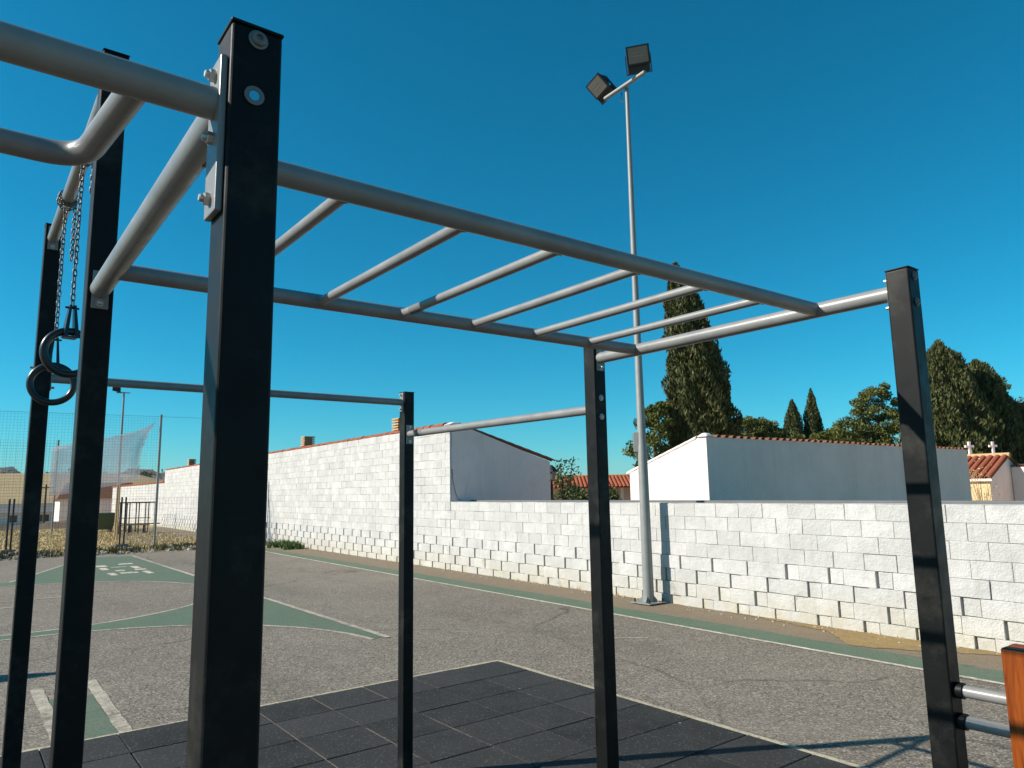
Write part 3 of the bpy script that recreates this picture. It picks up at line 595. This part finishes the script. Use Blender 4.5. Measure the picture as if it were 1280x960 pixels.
cypress((27.82,21.5,0), [(0.3,1.0),(1.2,1.4),(3,1.5),(5.1,1.42),(7,1.22),(9,1.0),(10.3,.80),(11.1,.60),(11.7,.44),(12.1,.27),(12.6,.06)], 'tallest dark cypress, standing behind the white building right of the mast', 52000, .20, (-.75,.55), 7, 3)
cypress((43.3,17.0,0), [(0.3,1.6),(2,2.1),(4,2.15),(6,1.75),(7.8,1.25),(8.8,.8),(9.3,.35),(9.7,.05)], 'broad dark cypress just right of the rightmost black post', 38000, .22, (0,0), 6, 5)
cypress((46.3,16.3,0), [(0.3,1.3),(2,1.8),(4,1.9),(6,1.5),(7.6,1.0),(8.4,.5),(8.8,.05)], 'shorter cypress tucked behind the right side of the broad cypress', 26000, .22, (0,0), 6, 8)
cypress((55.0,33.3,0), [(0.3,.7),(3,.85),(5.5,.85),(7.2,.6),(8.2,.32),(8.9,.04)], 'left one of two small slim cypresses in the distance', 12000, .20, (0,0), 5, 11)
cypress((56.3,32.3,0), [(0.3,.7),(3,.82),(5.5,.80),(7.6,.55),(9.0,.26),(9.8,.04)], 'right and taller one of two small slim cypresses in the distance', 12000, .20, (0,0), 5, 12)
pine((25.3,22.3,0), [(0,0,4.6,.8,.7),(-.2,.35,3.6,.9,.7),(.3,.1,5.3,.5,.45),(.2,.3,2.8,.9,.6)], 'bushy green pine at the left foot of the tallest cypress', 150, .16, 21, group=None)
pine((47.7,32.6,0), [(0,0,6.3,1.3,.8),(-1.0,.9,5.6,1.1,.8),(1.2,-.8,5.8,1.2,.9),(2.2,-1.5,5.2,1.2,.8),(-.2,.2,4.8,1.6,.8)], 'round topped pine in the distance right of the tallest cypress', 150, .20, 22)
pine((51.6,33.5,0), [(0,0,5.9,1.2,.8),(.9,-.6,5.5,1.1,.8),(-1.0,.8,5.4,1.2,.8),(1.9,-1.2,5.1,1.1,.7)], 'low pine crown in the distance just left of the two slim cypresses', 150, .20, 23)
pine((55.9,30.3,0), [(0,0,5.6,1.2,.8),(1.2,-1.0,5.3,1.2,.8),(-1,.9,5.2,1.1,.7),(2.4,-1.9,5.1,1.2,.8)], 'low pine crown in the distance just right of the two slim cypresses', 150, .20, 24)
pine((48.3,23.1,0), [(.3,0,7.6,1.0,.8),(-.5,.6,6.6,1.0,.8),(-1.1,1.3,5.2,1.2,.9),(.6,-.1,5.6,1.4,1.0),(1.1,-.5,6.8,.8,.7),(0,.4,4.2,1.5,.8)], 'yellow green pine just left of the rightmost black post', 150, .18, 25)
pine((52.0,17.6,0), [(0,0,7.7,.85,.8),(.2,-.1,6.6,.7,.5)], 'small pine tuft rising between the cypresses and the right edge', 150, .18, 26)
pine((48.6,15.6,0), [(0,0,5.6,1.3,.8),(.9,-1.0,5.8,1.3,.9),(-.3,.4,4.2,1.5,.9),(1.0,-.8,4.0,1.6,1.0),(.4,0,2.8,1.6,.9)], 'brownish green pine at the right edge of the picture', 150, .18, 27, 'pine2')
# broad leaved small tree, clipped shrubs and lantern beside the gable end
def blob(name, label, cat, loc, rx, rz, n, size, mat, seed, group=None):
    rs = np.random.default_rng(seed); t = thing(name, label, cat, loc, 0, group); d = rs.normal(size=(n,3)); d /= np.linalg.norm(d,axis=1)[:,None]; r = .75+.3*rs.random((n,1)); r *= 1+.12*np.sin(5*d[:,:1]*3+d[:,1:2]*7)
    C = d*r*np.array([rx,rx,rz])+np.array([0,0,rz]); V, F = leaf_cards(C, d, size, .55, .3, rs); put('foliage', np_mesh('foliage', V, F, A[mat]), t)
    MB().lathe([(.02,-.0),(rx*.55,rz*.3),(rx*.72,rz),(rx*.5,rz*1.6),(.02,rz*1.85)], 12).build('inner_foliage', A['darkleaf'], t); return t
mg = thing('magnolia_tree', 'small broad leaved tree beside the shaded gable end and lantern', 'tree', (14.75,16.7,0)); tb = MB(); tb.tube([(0,0,-.2),(.03,0,.9),(0,.05,1.6)], [.07,.055,.04], 8)
VV = []; FF = []; off = 0; rs = np.random.default_rng(31)
for k in range(16):
    a = rs.uniform(0,6.28); h = rs.uniform(1.4,2.65); rr = rs.uniform(.1,.55)*(1.1-.35*(h-1.4)); e = np.array([rr*math.cos(a), rr*math.sin(a), h]); tb.tube([(0,.02,1.1+.3*(h-1.4)), (e[0]*.5,e[1]*.5,(1.2+h)/2), tuple(e)], [.022,.016,.009], 5)
    d = rs.normal(size=(38,3)); C = e+d*np.array([.12,.12,.09]); V, F = leaf_cards(C, d*.5, .11, .5, .4, rs); VV.append(V); FF.append(F+off); off += len(V)
put('crown', np_mesh('crown', np.vstack(VV), np.vstack(FF), A['mag']), mg); tb.build('trunk', A['wood_bark'], mg)
for i, (x,y,rx,rz,lab) in enumerate([(16.3,17.75,.42,.93,'clipped round shrub behind the low wall, nearest the small tree'),(17.3,17.3,.40,.90,'clipped round shrub behind the low wall, next to the black post'),(15.5,18.4,.55,.80,'wide dark shrub behind the lantern post'),(16.9,18.9,.5,.96,'dark shrub at the back between the clipped shrubs')]):
    blob('clipped_shrub', lab, 'shrub', (x,y,0), rx, rz, 1500, .12, 'hedge', 40+i, 'shrubs behind the low wall')
ln = thing('street_lantern', 'dark green street lantern beside the shaded gable end', 'lantern', (13.12,15.37,0)); MB().tube([(0,0,0),(0,0,.6),(0,0,2.02)], [.06,.035,.03], 10).build('post', A['darkmetal'], ln)
cg = MB(); cg.lathe([(.03,2.0),(.09,2.05),(.16,2.28)], 6); cg.build('glass', A['glass'], ln); hd = MB(); hd.lathe([(.20,2.28),(.19,2.31),(.08,2.42),(.02,2.47)], 6); hd.build('hood', A['darkmetal'], ln)
br_ = MB(); br_.tube([(0,0,1.9),(.14,-.1,1.98),(.17,-.12,2.25)], .012, 6); br_.tube([(0,0,1.9),(-.14,.1,1.98),(-.17,.12,2.25)], .012, 6); br_.build('bracket', A['darkmetal'], ln)

# red roofed pavilion with flower niches
pv = thing('tiled_pavilion', 'white niche pavilion with orange red tiled roof between black post and mast', 'building', (25.3,26.2,0), yaw-math.pi/2)
b = MB(); b.box((-4,.6,0),(2.2,1.0,1.95)); b.build('back_wall', A['plaster'], pv)
for x in (-3.6,-2.4,-1.2,0,1.2,2.0): b = MB(); b.box((x-.07,-.35,0),(x+.07,-.2,1.86)); b.build('column', A['plaster'], pv)
b = MB(); b.hull([(-4.1,-.55,1.84),(2.3,-.55,1.84),(2.3,1.1,2.40),(-4.1,1.1,2.40)], [(-4.1,-.55,1.89),(2.3,-.55,1.89),(2.3,1.1,2.45),(-4.1,1.1,2.45)]); pr = b.build('roof', A['tile'], pv)
pt = barrel(1.72, .075, A['tile'])
for i in range(33): put('tile_row', pt, pr, (-4.0+i*.19, -.6, 1.875), (math.atan2(.56,1.65),0,random.uniform(-.006,.006)))
b = MB(); b.tube([(-4.1,1.1,2.46),(2.3,1.1,2.46)], .07, 8); b.build('ridge', A['clay'], pr)
b = MB(); b.box((.22,1.0,2.44),(.34,1.12,2.62)); b.hull([(.16,.98,2.56),(.40,.98,2.56),(.40,1.14,2.56),(.16,1.14,2.56)],[(.26,1.04,2.72),(.30,1.04,2.72),(.30,1.08,2.72),(.26,1.08,2.72)]); b.build('finial', A['plaster'], pr)
fcol = [(.6,.08,.1),(.7,.45,.05),(.75,.7,.6),(.55,.1,.3),(.7,.6,.1)]
for i, x in enumerate((.10,.34,.58,.82,1.05,.22,.70,.95)):
    m_ = simple('petals', fcol[i % 5], .7, 0, .3, 20); t = thing('flower_bouquet', ['red','orange','cream','magenta','yellow'][i%5]+' flowers at a niche under the tiled pavilion roof'+(', upper row' if i > 4 else ', lower row'), 'flowers', (0,0,0)); rs = np.random.default_rng(60+i); z0 = 1.36 if i < 5 else 1.62
    P = pv.matrix_world if False else Matrix.Translation(pv.location) @ Matrix.Rotation(yaw-math.pi/2,4,'Z'); t.location = P @ Vector((x,.45,z0)); d = rs.normal(size=(70,3))*.06; V, F = leaf_cards(d+np.array([0,0,.12]), d*4, .06, .8, .3, rs); put('petals', np_mesh('petals', V, F, m_), t)
    d = rs.normal(size=(50,3))*.06; V, F = leaf_cards(d+np.array([0,0,.02]), d*4, .08, .4, .3, rs); put('leaves', np_mesh('leaves', V, F, A['hedge']), t)
# chapel with crosses at the right
ch = thing('tomb_house', 'small cream tomb house with red barrel tiled roof at the right', 'building', (27.33,9.59,0))
b = MB(); poly = [(0,0,-.1),(3.4,0,-.1),(3.4,0,1.9),(1.73,0,2.66),(0,0,1.92)]; b.hull(poly, [(x,3.2,z) for x,_,z in poly]); b.build('wall', A['cream_wall'], ch)
b = MB(); poly = [(.02,-.012,-.1),(3.38,-.012,-.1),(3.38,-.012,1.89),(1.73,-.012,2.65),(.02,-.012,1.91)]; b.hull(poly, [(x,-.002,z) for x,_,z in poly]); b.build('gable_render', A['plaster'], ch)
b = MB(); b.box((-.12,-.1,1.83),(-.003,3.25,1.915)); b.build('eave_moulding', A['plaster'], ch); rr_ = put('roof', None, ch); ta = math.atan2(.80,1.75); ct = barrel(1.93, .095, A['tile'], 8)
b = MB(); b.hull([(-.10,-.08,1.90),(1.73,-.08,2.67),(3.5,-.08,1.86),(3.5,-.08,1.90),(1.73,-.08,2.71),(-.10,-.08,1.94)], [(-.10,3.28,1.90),(1.73,3.28,2.67),(3.5,3.28,1.86),(3.5,3.28,1.90),(1.73,3.28,2.71),(-.10,3.28,1.94)]); b.build('roof_slab', A['tile'], rr_)
for i in range(15): o = put('tile_row', ct, rr_, (-.16, .02+i*.222, 1.925), (ta,0,-math.pi/2), ); o.rotation_euler = (Matrix.Rotation(-math.pi/2,3,'Z') @ Matrix.Rotation(ta*.95,3,'X')).to_euler()
b = MB(); b.tube([(1.73,-.1,2.72),(1.73,3.3,2.72)], .09, 8); b.build('ridge', A['clay'], rr_)
def cross(loc, s, label):
    t = thing('stone_cross', label, 'cross', loc, -.65, 'crosses above the red roof'); b = MB(); b.box((-.045*s,-.04*s,0),(.045*s,.04*s,.46*s)); bevel(b.build('shaft', A['plaster'], t), .01); b = MB(); b.box((-.16*s,-.037*s,.24*s),(.16*s,.037*s,.33*s)); bevel(b.build('arm', A['plaster'], t), .01)
cross((29.06,10.73,2.80), 1.0, 'white stone cross on the red roof, left one next to the shaded building'); cross((29.06,9.98,2.80), .9, 'white stone cross on the red roof, right one at its end')
wr = thing('tomb_wall', 'white tomb wall with tile coping at the right edge beside the red roof', 'wall', (29.25,9.58,0)); b = MB(); b.box((0,-6,0),(.5,-.02,2.30)); b.build('wall', A['plaster'], wr); cpn = put('coping', None, wr)
ctl = barrel(.5, .09, A['oldtile'])
for i in range(22): put('roof_tile', ctl, cpn, (-.06,-.12-i*.2,2.31), (.12,0,-math.pi/2))
db = thing('dry_bush', 'sparse dry yellowish bush in front of the tomb house gable', 'bush', (24.9,9.0,0)); tb = MB(); rs = np.random.default_rng(71); VV = []; FF = []; off = 0
for k in range(18):
    a = rs.uniform(0,6.28); e = np.array([.5*math.cos(a)*rs.random()+.1, .5*math.sin(a)*rs.random(), rs.uniform(1.4,2.2)]); tb.tube([(0,0,0),(e[0]*.4,e[1]*.4,e[2]*.6),tuple(e)], [.018,.012,.005], 5); C = e+rs.normal(size=(16,3))*np.array([.12,.12,.2]); V, F = leaf_cards(C, C*0, .05, .5, .2, rs); VV.append(V); FF.append(F+off); off += len(V)
tb.build('stems', A['clay'], db); put('leaves', np_mesh('leaves', np.vstack(VV), np.vstack(FF), A['dry']), db)

# ------------------------------------------------------------------ fences, nets and things beyond the court
def wires(m, x0, x1, z0, z1, dx, dz, r, y=0.0, sag=0.0):
    b = MB()
    for i in range(int((x1-x0)/dx)+1):
        x = x0+i*dx; o = random.uniform(-.3,.3)*dx*sag; b.tube([(x,y,z0),(x+o,y+random.uniform(-.05,.05)*sag,(z0+z1)/2),(x,y,z1)], r, 3, False)
    for j in range(int((z1-z0)/dz)+1):
        z = z0+j*dz; b.tube([(x0,y,z),((x0+x1)/2,y,z-.05*sag),(x1,y,z)], r, 3, False)
    return b
nf = thing('ball_net_fence', 'tall ball stop net on grey posts along the far end of the court', 'net', (0,29.75,0))
for x in (6.0,3.9,2.12,-1.4,-4.0,-6.6): MB().tube([(x,.02,0),(x,.02,4.86)], .045, 10).build('post', A['galv'], nf)
wires(0,-6.6,6.0,1.6,4.74,.10,.10,.0022,0,1.0).build('net', A['net'], nf, kind='stuff'); MB().tube([(-6.6,0,4.76),(0,0,4.72),(6,0,4.78),(7.9,.1,4.80),(9.6,.2,4.70)], .006, 5).build('top_wire', A['galv'], nf)
mf = thing('mesh_fence', 'low welded wire fence with paired posts at the edge of the dry field', 'fence', (0,29.5,0))
for x in (1.46,1.58,4.80,4.93,8.2,-1.8,-1.92): MB().tube([(x,0,0),(x,0,1.78)], .03, 8).build('post', A['darkmetal'], mf); 
for x in (1.52,4.865,-1.86): b = MB(); b.box((x-.2,-.12,0),(x+.2,.12,.12)); b.build('concrete_foot', A['concrete'], mf)
for (a,c) in ((1.6,4.78),(4.95,9.45),(-1.78,1.44),(-6,-1.94)): wires(0,a,c,.12,1.74,.1,.2,.0026).build('wire_panel', A['net'], mf, kind='stuff')
# torn shade cloth hanging in the net
sc_ = []; 
top = [(2.55,3.55),(3.2,3.70),(3.9,3.86),(4.6,4.05),(5.2,4.22),(5.6,4.42),(5.86,4.62)]; bot = [(2.6,1.85),(3.2,1.95),(3.9,2.1),(4.6,2.2),(5.0,2.3),(5.28,2.4),(5.44,2.45)]
V = []; F = []; K = 9
for i in range(7):
    for j in range(K):
        f = j/(K-1); bul = -.22*math.sin(f*math.pi)*(i/6)**2; x = bot[i][0]*(1-f)+top[i][0]*f+bul; V.append((x, .18+.10*math.sin(i*1.4+f*4), bot[i][1]*(1-f)+top[i][1]*f))
for i in range(6):
    for j in range(K-1): F.append((i*K+j,(i+1)*K+j,(i+1)*K+j+1,i*K+j+1))
me = np_mesh('cloth', V, F, A['fabric']); me.polygons.foreach_set('use_smooth', [True]*len(F)); tc = put('shade_cloth', me, None, (0,29.75,0), label='torn grey shade cloth hanging in the tall net', cat='shade cloth')
md = tc.modifiers.new('sol','SOLIDIFY'); md.thickness = .004
n3 = thing('ball_net_fence', 'second farther net with thin posts across the dry field', 'net', (0,47.3,0))
for x in (4.35,0.2,-4): MB().tube([(x,0,-.05),(x,0,5.0)], .05, 8).build('post', A['galv'], n3)
wires(0,-4,4.35,.3,4.95,.15,.15,.0032,0,.6).build('net', A['net'], n3, kind='stuff')
lf = thing('court_lamp', 'distant thin lamp post with one floodlight behind the net', 'lamp post', (6.05,38.4,0)); MB().tube([(0,0,0),(0,0,6.75)], [.07,.04], 10).build('pole', A['galv'], lf); MB().tube([(-.3,.1,6.72),(.25,-.1,6.72)], .03, 8).build('crossarm', A['galv'], lf); b = MB(); b.hull([(-.52,-.08,6.78),(-.16,-.12,6.70),(-.16,-.05,6.95),(-.5,0,7.02)],[(-.46,.15,6.82),(-.2,.12,6.78),(-.2,.15,6.92),(-.46,.18,6.96)]); b.build('floodlight', A['darkmetal'], lf)
for (x,y,h,lab) in ((5.75,36.6,3.3,'bare grey pole beside the distant lamp post, taller'),(5.5,34.5,2.55,'bare brownish pole left of the distant lamp post, shorter')):
    t = thing('pole', lab, 'pole', (x,y,0)); MB().tube([(0,0,-.1),(0,0,h)], [.035,.03], 8).build('shaft', A['clay'], t); MB().lathe([(.055,h),(.05,h+.03),(.01,h+.05)], 8).build('cap', A['galv'], t)
fr = thing('outdoor_gym_frame', 'dark steel exercise frame with benches beyond the fence', 'exercise frame', (6.55,40.6,0), -.55)
for x in (0,.45,.9,1.35):
    for y in (0,.8): MB().tube([(x,y,0),(x,y,1.52)], .028, 8).build('post', A['darkmetal'], fr)
for y in (0,.8): MB().tube([(-.1,y,1.5),(1.45,y,1.5)], .03, 8).build('rail', A['darkmetal'], fr)
for x in (0,.3,.6,.9,1.2): MB().tube([(x,0,1.5),(x,.8,1.5)], .02, 6).build('rung', A['darkmetal'], fr)
for y in (-.3,1.1): b = MB(); b.box((-.1,y-.12,.40),(1.5,y+.12,.45)); b.build('bench', A['concrete'], fr)
for x in (.1,1.3):
    for y in (-.3,1.1): b = MB(); b.box((x-.03,y-.1,0),(x+.03,y+.1,.4)); b.build('bench_leg', A['darkmetal'], fr)
MB().tube([(-.1,0,.75),(1.45,0,.75)], .02, 6).build('crossbar', A['darkmetal'], fr)
bn = thing('waste_bin', 'olive green waste container beyond the fence', 'waste bin', (6.35,44.2,0)); b = MB(); b.hull([(-.42,-.35,.1),(.42,-.35,.1),(.42,.35,.1),(-.42,.35,.1)],[(-.52,-.45,.88),(.52,-.45,.88),(.52,.45,.88),(-.52,.45,.88)]); b.build('body', A['bin'], bn)
b = MB(); b.hull([(-.55,-.48,.885),(.55,-.48,.885),(.55,.48,.885),(-.55,.48,.885)],[(-.5,-.4,.97),(.5,-.4,.97),(.5,.4,.97),(-.5,.4,.97)]); b.build('lid', A['bin'], bn)
for x in (-.35,.35):
    for y in (-.3,.3): b = MB(); b.lathe([(.06,-.03),(.09,-.02),(.09,.02),(.06,.03)], 10, (x,y,.09), 'x'); b.build('wheel', A['darkmetal'], bn)
sheet('concrete_path', [(5.2,31),(9.5,30.5),(10.2,48),(6.8,46),(6.2,39)], -.02, A['dust'])
# low farmhouse, utility pole, hedge bank and far hills
fh = thing('farmhouse', 'long low white farmhouse with grey roof in the distance', 'house', (-14,119,-1.85), -.05)
b = MB(); b.box((0,0,0),(33,7,1.9)); b.build('wall', A['plaster'], fh); b = MB(); b.hull([(-.5,-.5,1.75),(33.5,-.5,1.75),(33.5,3.5,3.0),(-.5,3.5,3.0)],[(-.5,7.5,1.75),(33.5,7.5,1.75),(33.5,3.6,3.0),(-.5,3.6,3.0)]); b.build('roof', A['greyroof'], fh)
for x in range(2,33,3):
    b = MB(); b.box((x,-.03,.55),(x+(1.4 if x % 2 else .8),.05,1.45)); w_ = b.build('window', A['window'], fh); b = MB(); b.box((x-.06,-.06,.47),(x+1.5,-.035,.545)); b.build('sill', A['plaster'], w_)
up_ = thing('utility_pole', 'wooden utility pole with crossarm near the farmhouse', 'utility pole', (8.95,107.6,-1.9)); MB().tube([(0,0,0),(0,0,5.4)], [.14,.1], 8).build('pole', A['wood_bark'], up_); MB().tube([(-.8,0,5.0),(.8,0,5.0)], .07, 6).build('crossarm', A['wood_bark'], up_)
for x in (-.7,0,.7): MB().lathe([(.04,5.06),(.06,5.12),(.03,5.2)], 8, (x,0,0)).build('insulator', A['glass'], up_)
def mound(name, x0, x1, y, h, d, m, seed, n=60, rough=.25):
    r = random.Random(seed); V = []; F = []; hs = [max(.04, h(x0+(x1-x0)*i/n))*(1+r.uniform(-rough,rough)) for i in range(n+1)]
    for i in range(n+1):
        x = x0+(x1-x0)*i/n
        for (dy, k) in ((-d,-.15),(-d*.4,.62),(0,1),(d*.6,.55),(d,-.15)): V.append((x, y+dy*(1+r.uniform(-.1,.1)), hs[i]*k*(1+r.uniform(-.06,.06))))
    for i in range(n):
        for j in range(4): F.append((i*5+j,(i+1)*5+j,(i+1)*5+j+1,i*5+j+1))
    me = np_mesh(name, V, F, m); me.polygons.foreach_set('use_smooth', [True]*len(F)); put(name, me, kind='structure')
mound('hills', -1500, 540, 2200, lambda x: 57+20*math.sin(x*.010+1.2)+11*math.sin(x*.028)+6*math.sin(x*.08), 300, A['hill'], 5, 90, .04)
mound('hills', 170, 700, 1650, lambda x: 46*math.exp(-((x-300)/95)**2)+12, 300, A['brownhill'], 6, 60, .05)
mound('earth_bank', -14, 6.4, 53, lambda x: .34+.1*math.sin(x*1.3), 1.6, A['brownhill'], 9, 60, .3)
rs = np.random.default_rng(90); VV = []; FF = []; off = 0
for k in range(45):
    x = rs.uniform(-40,150); c = np.array([x, 560+rs.uniform(-25,15), 16.6+rs.uniform(0,1.2)]); d = rs.normal(size=(40,3)); V, F = leaf_cards(c+d*np.array([2.2,2.2,1.1]), d*.5, 1.6, .6, .3, rs); VV.append(V); FF.append(F+off); off += len(V)
put('distant_scrub', np_mesh('distant_scrub', np.vstack(VV), np.vstack(FF), A['pine2']), kind='stuff', label='row of dark scrub along the far field ridge', cat='scrub')
# dry grass, rubble edge, weeds: nobody could count these
def tufts(name, pts, hgt, per, wid, m, label, cat, seed):
    rs = np.random.default_rng(seed); n = len(pts)*per; P = np.repeat(np.array(pts), per, 0)+np.c_[rs.normal(size=(n,2))*.05, np.zeros(n)]; a = rs.uniform(0,6.28,n); h = hgt*rs.uniform(.4,1.2,n); le = rs.normal(size=(n,2))*.35
    w = np.c_[np.cos(a), np.sin(a), np.zeros(n)]*wid; tip = P+np.c_[le*h[:,None], h]; V = np.empty((n*3,3)); V[0::3] = P-w; V[1::3] = P+w; V[2::3] = tip
    put(name, np_mesh(name, V, np.arange(n*3).reshape(n,3), m), kind='stuff', label=label, cat=cat)
pts = [(rng.uniform(-7,8.5), 29.6+21*rng.random()**1.3, -.03) for _ in range(5200)]
tufts('dry_grass', pts, .09, 5, .022, A['dry'], 'dry yellow grass field beyond the fence', 'grass', 81)
pts = [(x, rng.uniform(26.2-.1*(x-4),28.9), 0) for x in rng.uniform(-4,9.2,520)]
tufts('edge_weeds', pts, .17, 7, .018, A['pine2'], 'brown weeds along the ragged far edge of the court', 'weeds', 82)
pts = [(9.0+rng.normal()*.16, 24.3+rng.normal()*.5, 0) for _ in range(90)]
tufts('weeds', pts, .24, 9, .03, A['weed'], 'green weed clump at the foot of the long white wall', 'weeds', 83)
pts = [(WX(y)-.06-.05*rng.random(), y, 0) for y in rng.uniform(8.2,12.8,26)]
tufts('wall_weeds', pts, .06, 6, .006, A['dry'], 'small dry weeds at the foot of the low white wall', 'weeds', 84)
sm = MB()
for k in range(420):
    x = random.uniform(-4,9.2); y = random.uniform(25.9-.08*(x-4),29.0); s = random.uniform(.03,.13); v = [(x+s*random.uniform(.6,1.2)*math.cos(q*1.256), y+s*random.uniform(.6,1.2)*math.sin(q*1.256), -.01) for q in range(5)]
    sm.hull(v, [(x+(p[0]-x)*.5, y+(p[1]-y)*.5, s*random.uniform(.4,.8)) for p in v])
sm.build('edge_rubble', A['stone'], kind='stuff', label='rubble and clods along the ragged far edge of the court', cat='rubble')
sm = MB()
for k in range(240):
    y = 2.4+22*random.random()**1.2; x = WX(y)-random.random()**2*.35-.02; s = random.uniform(.006,.022)
    v = [(x+s*math.cos(q*1.256+k), y+s*math.sin(q*1.256+k), .003) for q in range(5)]; sm.hull(v, [(x+(p[0]-x)*.5, y+(p[1]-y)*.5, .003+s*.8) for p in v])
sm.build('wall_grit', A['stone'], kind='stuff', label='grit and small stones at the foot of the white wall', cat='grit')

# ------------------------------------------------------------------ air between here and the hills
hz = bpy.data.materials.new('air'); hz.use_nodes = True; ht = hz.node_tree; ht.nodes.remove(ht.nodes['Principled BSDF'])
pvn = ht.nodes.new('ShaderNodeVolumePrincipled'); pvn.inputs['Color'].default_value = (.60,.82,1.0,1); pvn.inputs['Density'].default_value = 7e-5; pvn.inputs['Anisotropy'].default_value = .0
ht.links.new(pvn.outputs[0], ht.nodes['Material Output'].inputs['Volume'])
b = MB(); b.box((-6500,-3500,-6),(6500,6500,92)); b.build('haze', hz, kind='stuff', label='faint blue distance haze over the whole plain', cat='haze')
